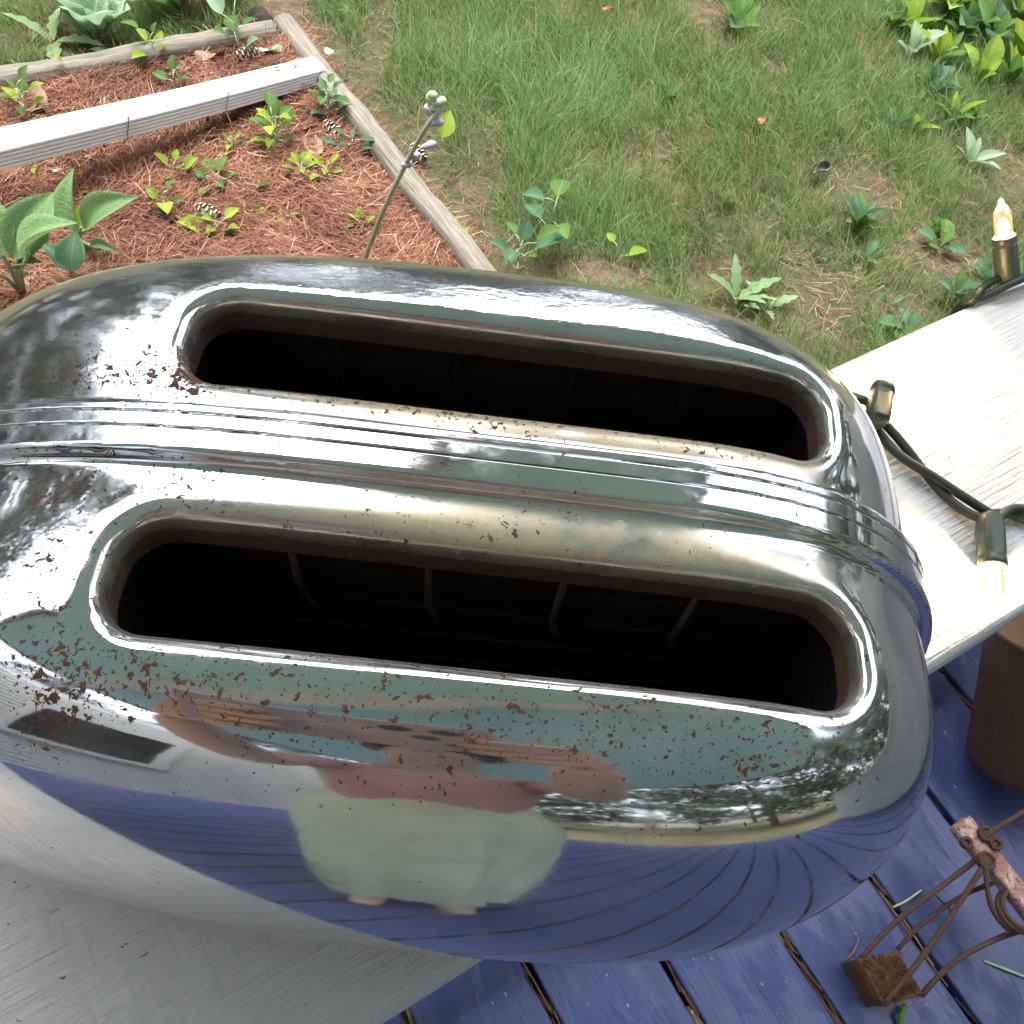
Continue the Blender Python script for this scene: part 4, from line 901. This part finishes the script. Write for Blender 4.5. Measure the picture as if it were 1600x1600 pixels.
# ================================================================== PORCH ROOF, WALLS, TREES (seen in the chrome)
roof = empty('porch_roof', W(0, 0, DECK+268), (0, 0, TH)); tag(roof, 'teal painted porch ceiling above the deck reflected in the toaster', 'porch roof')
T0, T1, B0, B1 = -1.8, 1.24, -2.7, .97
bm = bmesh.new(); box(bm, (T0, B0, 0), (T1, B1, .02)); bm_obj('ceiling', bm, MT['teal'], roof)
bm = bmesh.new(); box(bm, (T0-.1, B0-.1, .022), (T1+.1, B1+.1, .2)); bm_obj('roof_slab', bm, MT['bakelite'], roof)
bm = bmesh.new(); box(bm, (T0, -.08, -.16), (T1, .04, -.002)); bm_obj('beam', bm, MT['trim'], roof)
def clap_wall(label, t, n0, n1, face, windows=(), top=2.75):
    root = empty('house_wall', W(*tn(t, 0), DECK), (0, 0, TH)); tag(root, label, 'house wall')
    bm = bmesh.new(); box(bm, (min(0, -face*.12), n0*.01, -.4), (max(0, -face*.12), n1*.01, top)); bm_obj('wall', bm, MT['siding'], root)
    bm = bmesh.new(); L = (n1-n0)*.01
    vs = [bm.verts.new((face*a, b, c)) for b in (0, L) for a, c in ((.002, 0), (.022, .002), (.008, .105), (.002, .105))]
    for f in ((0, 1, 2, 3), (7, 6, 5, 4), (0, 4, 5, 1), (1, 5, 6, 2), (2, 6, 7, 3)): bm.faces.new([vs[k] for k in f])
    bmesh.ops.recalc_face_normals(bm, faces=bm.faces); me = bpy.data.meshes.new('clapboard'); bm.to_mesh(me); bm.free(); me.materials.append(MT['siding'])
    for k in range(-5, int(top/.105)-1): mesh_obj('clapboard', me, root, Vector((0, n0*.01, .01+k*.105)))
    if top < 2:
        bm = bmesh.new(); box(bm, (-.03 if face < 0 else -.15, n0*.01, top+.002), (.15 if face < 0 else .03, n1*.01, top+.035), .004); bm_obj('cap_board', bm, MT['trim'], root)
    for a, b, z0, z1 in windows:
        bm = bmesh.new()
        for lo, hi in (((a, z0), (a+9, z1)), ((b-9, z0), (b, z1)), ((a+9, z1-9), (b-9, z1)), ((a+9, z0), (b-9, z0+9))):
            box(bm, (face*.024 if face > 0 else -.05, lo[0]*.01, lo[1]*.01), (.05 if face > 0 else -.024, hi[0]*.01, hi[1]*.01))
        w = bm_obj('window', bm, MT['trim'], root); bm = bmesh.new(); box(bm, (.026*face-.004, (a+9)*.01, (z0+9)*.01), (.026*face+.004, (b-9)*.01, (z1-9)*.01)); bm_obj('pane', bm, MT['window'], w)
clap_wall('white clapboard house wall with a dark window at the left end of the porch', -260, -330, 200, 1, [(-150, -40, 85, 205)])
clap_wall('low white clapboard wall closing the right end of the porch', 128, -330, 8, -1, (), 1.0)

def tree_meshes(seed):
    r = np.random.default_rng(seed); H, Rc = 12., 3.6
    bm = bmesh.new(); tube(bm, [Vector((0, 0, -.1)), Vector((.05, .02, H*.25)), Vector((-.1, .1, H*.6)), Vector((0, 0, H*.92))], [.2, .16, .1, .03], 9)
    for k in range(7):
        a = r.uniform(0, 6.3); z = H*r.uniform(.25, .75); tube(bm, [Vector((0, 0, z)), Vector((math.cos(a)*Rc*.4, math.sin(a)*Rc*.4, z+.6)), Vector((math.cos(a)*Rc*.8, math.sin(a)*Rc*.8, z+1.1))], [.06, .04, .015], 6)
    tm = bpy.data.meshes.new('trunk'); bm.to_mesh(tm); bm.free(); tm.materials.append(MT['bark'])
    nc = 120; cz = r.uniform(.12, 1., nc); ca = r.uniform(0, 6.3, nc); cr = Rc*(np.sin(PI*np.clip(cz*.9+.06, 0, 1))**.6+.1)*r.uniform(.15, 1., nc)**.5
    C = np.stack([cr*np.cos(ca), cr*np.sin(ca), cz*H], -1); n = 11000; ci = r.integers(0, nc, n)
    P = C[ci]+r.normal(0, .40, (n, 3)); q = r.uniform(.08, .19, n); u = r.normal(size=(n, 3)); u /= np.linalg.norm(u, axis=1)[:, None]; v = np.cross(u, r.normal(size=(n, 3))); v /= np.linalg.norm(v, axis=1)[:, None]
    V = np.stack([P-u*q[:, None], P+v*q[:, None]*.6, P+u*q[:, None], P-v*q[:, None]*.6], 1).reshape(-1, 3)
    return tm, npmesh('crown', V, np.arange(4*n).reshape(-1, 4), MT['crown'], False)
TMS = [tree_meshes(k) for k in (1, 2, 3)]
rt_ = random.Random(9); ti = 0
for ring, (rad, cnt) in enumerate(((1180, 13), (1900, 17))):
    for k in range(cnt):
        a = 2*PI*(k+.5*(ring % 2)+rt_.uniform(-.25, .25))/cnt; rr_ = rad*rt_.uniform(.9, 1.15); x, y = rr_*math.cos(a), 120+rr_*math.sin(a)
        root = empty('garden_tree', W(x, y, GND), (0, 0, rt_.uniform(0, 6.3))); sc_ = rt_.uniform(.8, 1.15)*(.85+.15*ring); root.scale = (sc_, sc_, sc_)
        tag(root, 'tall leafy tree at the edge of the garden', 'tree', 'trees round the garden'); tm, cm = TMS[ti % 3]; ti += 1
        mesh_obj('trunk', tm, root); mesh_obj('crown', cm, root)

# ================================================================== PERSON holding the phone (seen only in the chrome)
def skin_body(name, joints, edges, mat, parent, sub=2, smooth_root=0):
    me = bpy.data.meshes.new(name); me.from_pydata([W(*j[:3]) for j in joints], edges, []); me.materials.append(mat)
    o = bpy.data.objects.new(name, me); link(o, parent); o.modifiers.new('skin', 'SKIN'); sd = o.modifiers.new('sub', 'SUBSURF'); sd.levels = sub; sd.render_levels = sub
    for v, j in zip(me.skin_vertices[0].data, joints):
        rr = j[3] if hasattr(j[3], '__len__') else (j[3], j[3]); v.radius = (rr[0]*.01, rr[1]*.01)
    me.skin_vertices[0].data[smooth_root].use_root = True; return o
def person():
    D = DECK; root = empty('person', (0, 0, 0)); tag(root, 'person in a pink shirt and long pale green skirt holding out a phone', 'person')
    px_, py_ = -3., -74.
    hl = CP+rt*-12-up*1.5-fw*2.0; hr = CP+rt*5-up*3.0-fw*2.5
    J = [(px_, py_-4, D+88, (12, 10)), (px_, py_-2, D+103, (10.5, 8.5)), (px_, py_+2, D+122, (11, 9)), (px_, py_+7, D+138, (7, 6)), (px_, py_+12, D+147, 5), (px_, py_+17, D+156, (7.5, 8)), (px_, py_+19, D+166, (7, 8.5)),
         (px_-15, py_+4, D+134, 4.8), (px_-15, py_+23, D+116, 4.), (hl[0]-2, hl[1]-14, hl[2]-3, 3.2), (*(hl+np.array([-2, -4, -1.5])), 2.3),
         (px_+15, py_+4, D+134, 4.8), (px_+16, py_+23, D+116, 4.), (hr[0]+3, hr[1]-14, hr[2]-3, 3.2), (*(hr+np.array([1.5, -4, -1.5])), 2.3),
         (px_-7, py_-4, D+80, 8), (px_-6.5, py_-2, D+46, 5.5), (px_-6, py_-4, D+12, 3.8), (px_-6, py_-4, D+4, 3.4), (px_-7, py_+12, D+2.4, 2.8),
         (px_+7, py_-4, D+80, 8), (px_+6.5, py_-2, D+46, 5.5), (px_+6, py_-4, D+12, 3.8), (px_+6, py_-4, D+4, 3.4), (px_+7, py_+12, D+2.4, 2.8)]
    E_ = [(0, 1), (1, 2), (2, 3), (3, 4), (4, 5), (5, 6), (2, 7), (7, 8), (8, 9), (9, 10), (2, 11), (11, 12), (12, 13), (13, 14), (0, 15), (15, 16), (16, 17), (17, 18), (18, 19), (0, 20), (20, 21), (21, 22), (22, 23), (23, 24)]
    skin_body('body', J, E_, MT['skin'], root)
    g = lambda k, s: (*J[k][:3], tuple(v*s for v in (J[k][3] if hasattr(J[k][3], '__len__') else (J[k][3], J[k][3]))))
    mid = lambda a, b, t, r: (*[J[a][i]*(1-t)+J[b][i]*t for i in range(3)], r)
    skin_body('shirt', [g(0, 1.12), g(1, 1.14), g(2, 1.12), mid(2, 3, .75, 8), mid(2, 7, 1., 6.6), mid(7, 8, .6, 6.2), mid(2, 11, 1., 6.6), mid(11, 12, .6, 6.2)], [(0, 1), (1, 2), (2, 3), (2, 4), (4, 5), (2, 6), (6, 7)], MT['shirt'], root)
    bm = bmesh.new(); rows = []
    for t in np.linspace(0, 1, 14):
        z = 106-98*t; r0 = 10.5+4.5*min(1, t*5)-2.5*t; row = []
        for k in range(64):
            a = 2*PI*k/64; rr = r0*(1+(.06+.10*t)*math.sin(a*5+2.5*t)+.08*t*math.sin(a*13+2-t*3)); row.append(bm.verts.new(W(px_+rr*math.cos(a)*1.05, py_-3+rr*.85*math.sin(a), D+z)))
        rows.append(row)
    for r0, r1 in zip(rows, rows[1:]):
        for k in range(64): bm.faces.new((r0[k], r1[k], r1[(k+1) % 64], r0[(k+1) % 64]))
    bmesh.ops.recalc_face_normals(bm, faces=bm.faces); bm_obj('skirt', bm, MT['shorts'], root, True)
    # hair, face
    hc = W(px_, py_+18, D+163); bm = bmesh.new(); bmesh.ops.create_icosphere(bm, subdivisions=4, radius=.1)
    for v in list(bm.verts):
        v.co = Vector((v.co.x*.98, v.co.y*1.12-.012, v.co.z*1.2+.015))
    bmesh.ops.delete(bm, geom=[v for v in bm.verts if v.co.y > .045 and v.co.z < .06], context='VERTS')
    for v in bm.verts: v.co += Vector((math.sin(v.co.z*160), math.cos(v.co.x*150), 0))*.0015; v.co += hc
    bm_obj('hair', bm, MT['hair'], root, True)
    fy = py_+27.2; bm = bmesh.new()
    for sx in (-3.1, 3.1): bmesh.ops.create_uvsphere(bm, u_segments=10, v_segments=8, radius=.012, matrix=Matrix.Translation(W(px_+sx, fy-1.0, D+162)))
    bm_obj('eyes', bm, MT['eye'], root, True)
    bm = bmesh.new(); bmesh.ops.create_uvsphere(bm, u_segments=10, v_segments=8, radius=.014, matrix=Matrix.Translation(W(px_, fy, D+158.5)) @ Matrix.Diagonal((.8, 1., 1.5, 1))); bm_obj('nose', bm, MT['skin'], root, True)
    bm = bmesh.new(); bmesh.ops.create_uvsphere(bm, u_segments=10, v_segments=8, radius=.02, matrix=Matrix.Translation(W(px_, fy-1.6, D+154)) @ Matrix.Diagonal((1.1, .5, .35, 1))); bm_obj('mouth', bm, MT['lips'], root, True)
    for sx in (-7.4, 7.4):
        bm = bmesh.new(); bmesh.ops.create_uvsphere(bm, u_segments=10, v_segments=8, radius=.026, matrix=Matrix.Translation(W(px_+sx, py_+17, D+160)) @ Matrix.Diagonal((.35, .7, 1.2, 1))); bm_obj('ear', bm, MT['skin'], root, True)
    # hands: palm behind the phone, four fingers over its edge, thumb on the near face
    for h, sx in ((hl, -1), (hr, 1)):
        pal = h+rt*sx*2.0-up*1.0
        js = [(*(h+np.array([sx*1.5, -4, -1.5])), 2.2), (*pal, (3.6, 1.7))]; ed = [(0, 1)]
        for k, L in enumerate((6.2, 7.2, 6.8, 5.2)):
            b = pal+up*(2.4-1.7*k)-rt*sx*1.2; js += [(*b, .95), (*(b-rt*sx*L*.4+fw*1.7), .85), (*(b-rt*sx*L*.8+fw*2.6), .7)]; q = len(js); ed += [(1, q-3), (q-3, q-2), (q-2, q-1)]
        b = pal-up*2.0-rt*sx*.8; js += [(*b, 1.1), (*(b-rt*sx*2.5-fw*.9), .95), (*(b-rt*sx*4.8-fw*.7+up*1.0), .8)]; q = len(js); ed += [(1, q-3), (q-3, q-2), (q-2, q-1)]
        skin_body('hand', js, ed, MT['skin'], root, 2)
    # phone: landscape, its lens around the viewpoint
    ph = empty('phone', (0, 0, 0)); tag(ph, 'lilac phone held out over the toaster', 'phone')
    Mx = Matrix((rt, up, -fw)).transposed().to_4x4(); Mx.translation = W(*CP)
    bm = bmesh.new(); box(bm, (-.128, -.055, .004), (.022, .020, .012), .003, 3, Mx); bm_obj('case', bm, MT['phone'], ph)
    for cx_, cy_, rr_ in ((0, 0, .0075), (-.022, 0, .0075), (-.011, -.02, .006), (0, -.036, .003)):
        bm = bmesh.new(); lathe(bm, [(.0005, .0035), (rr_*.9, .0035), (rr_, .0028), (rr_, .0045)], 18, Mx @ Matrix.Translation((cx_, cy_, 0))); bm_obj('camera_lens', bm, MT['lens'], ph)
person()
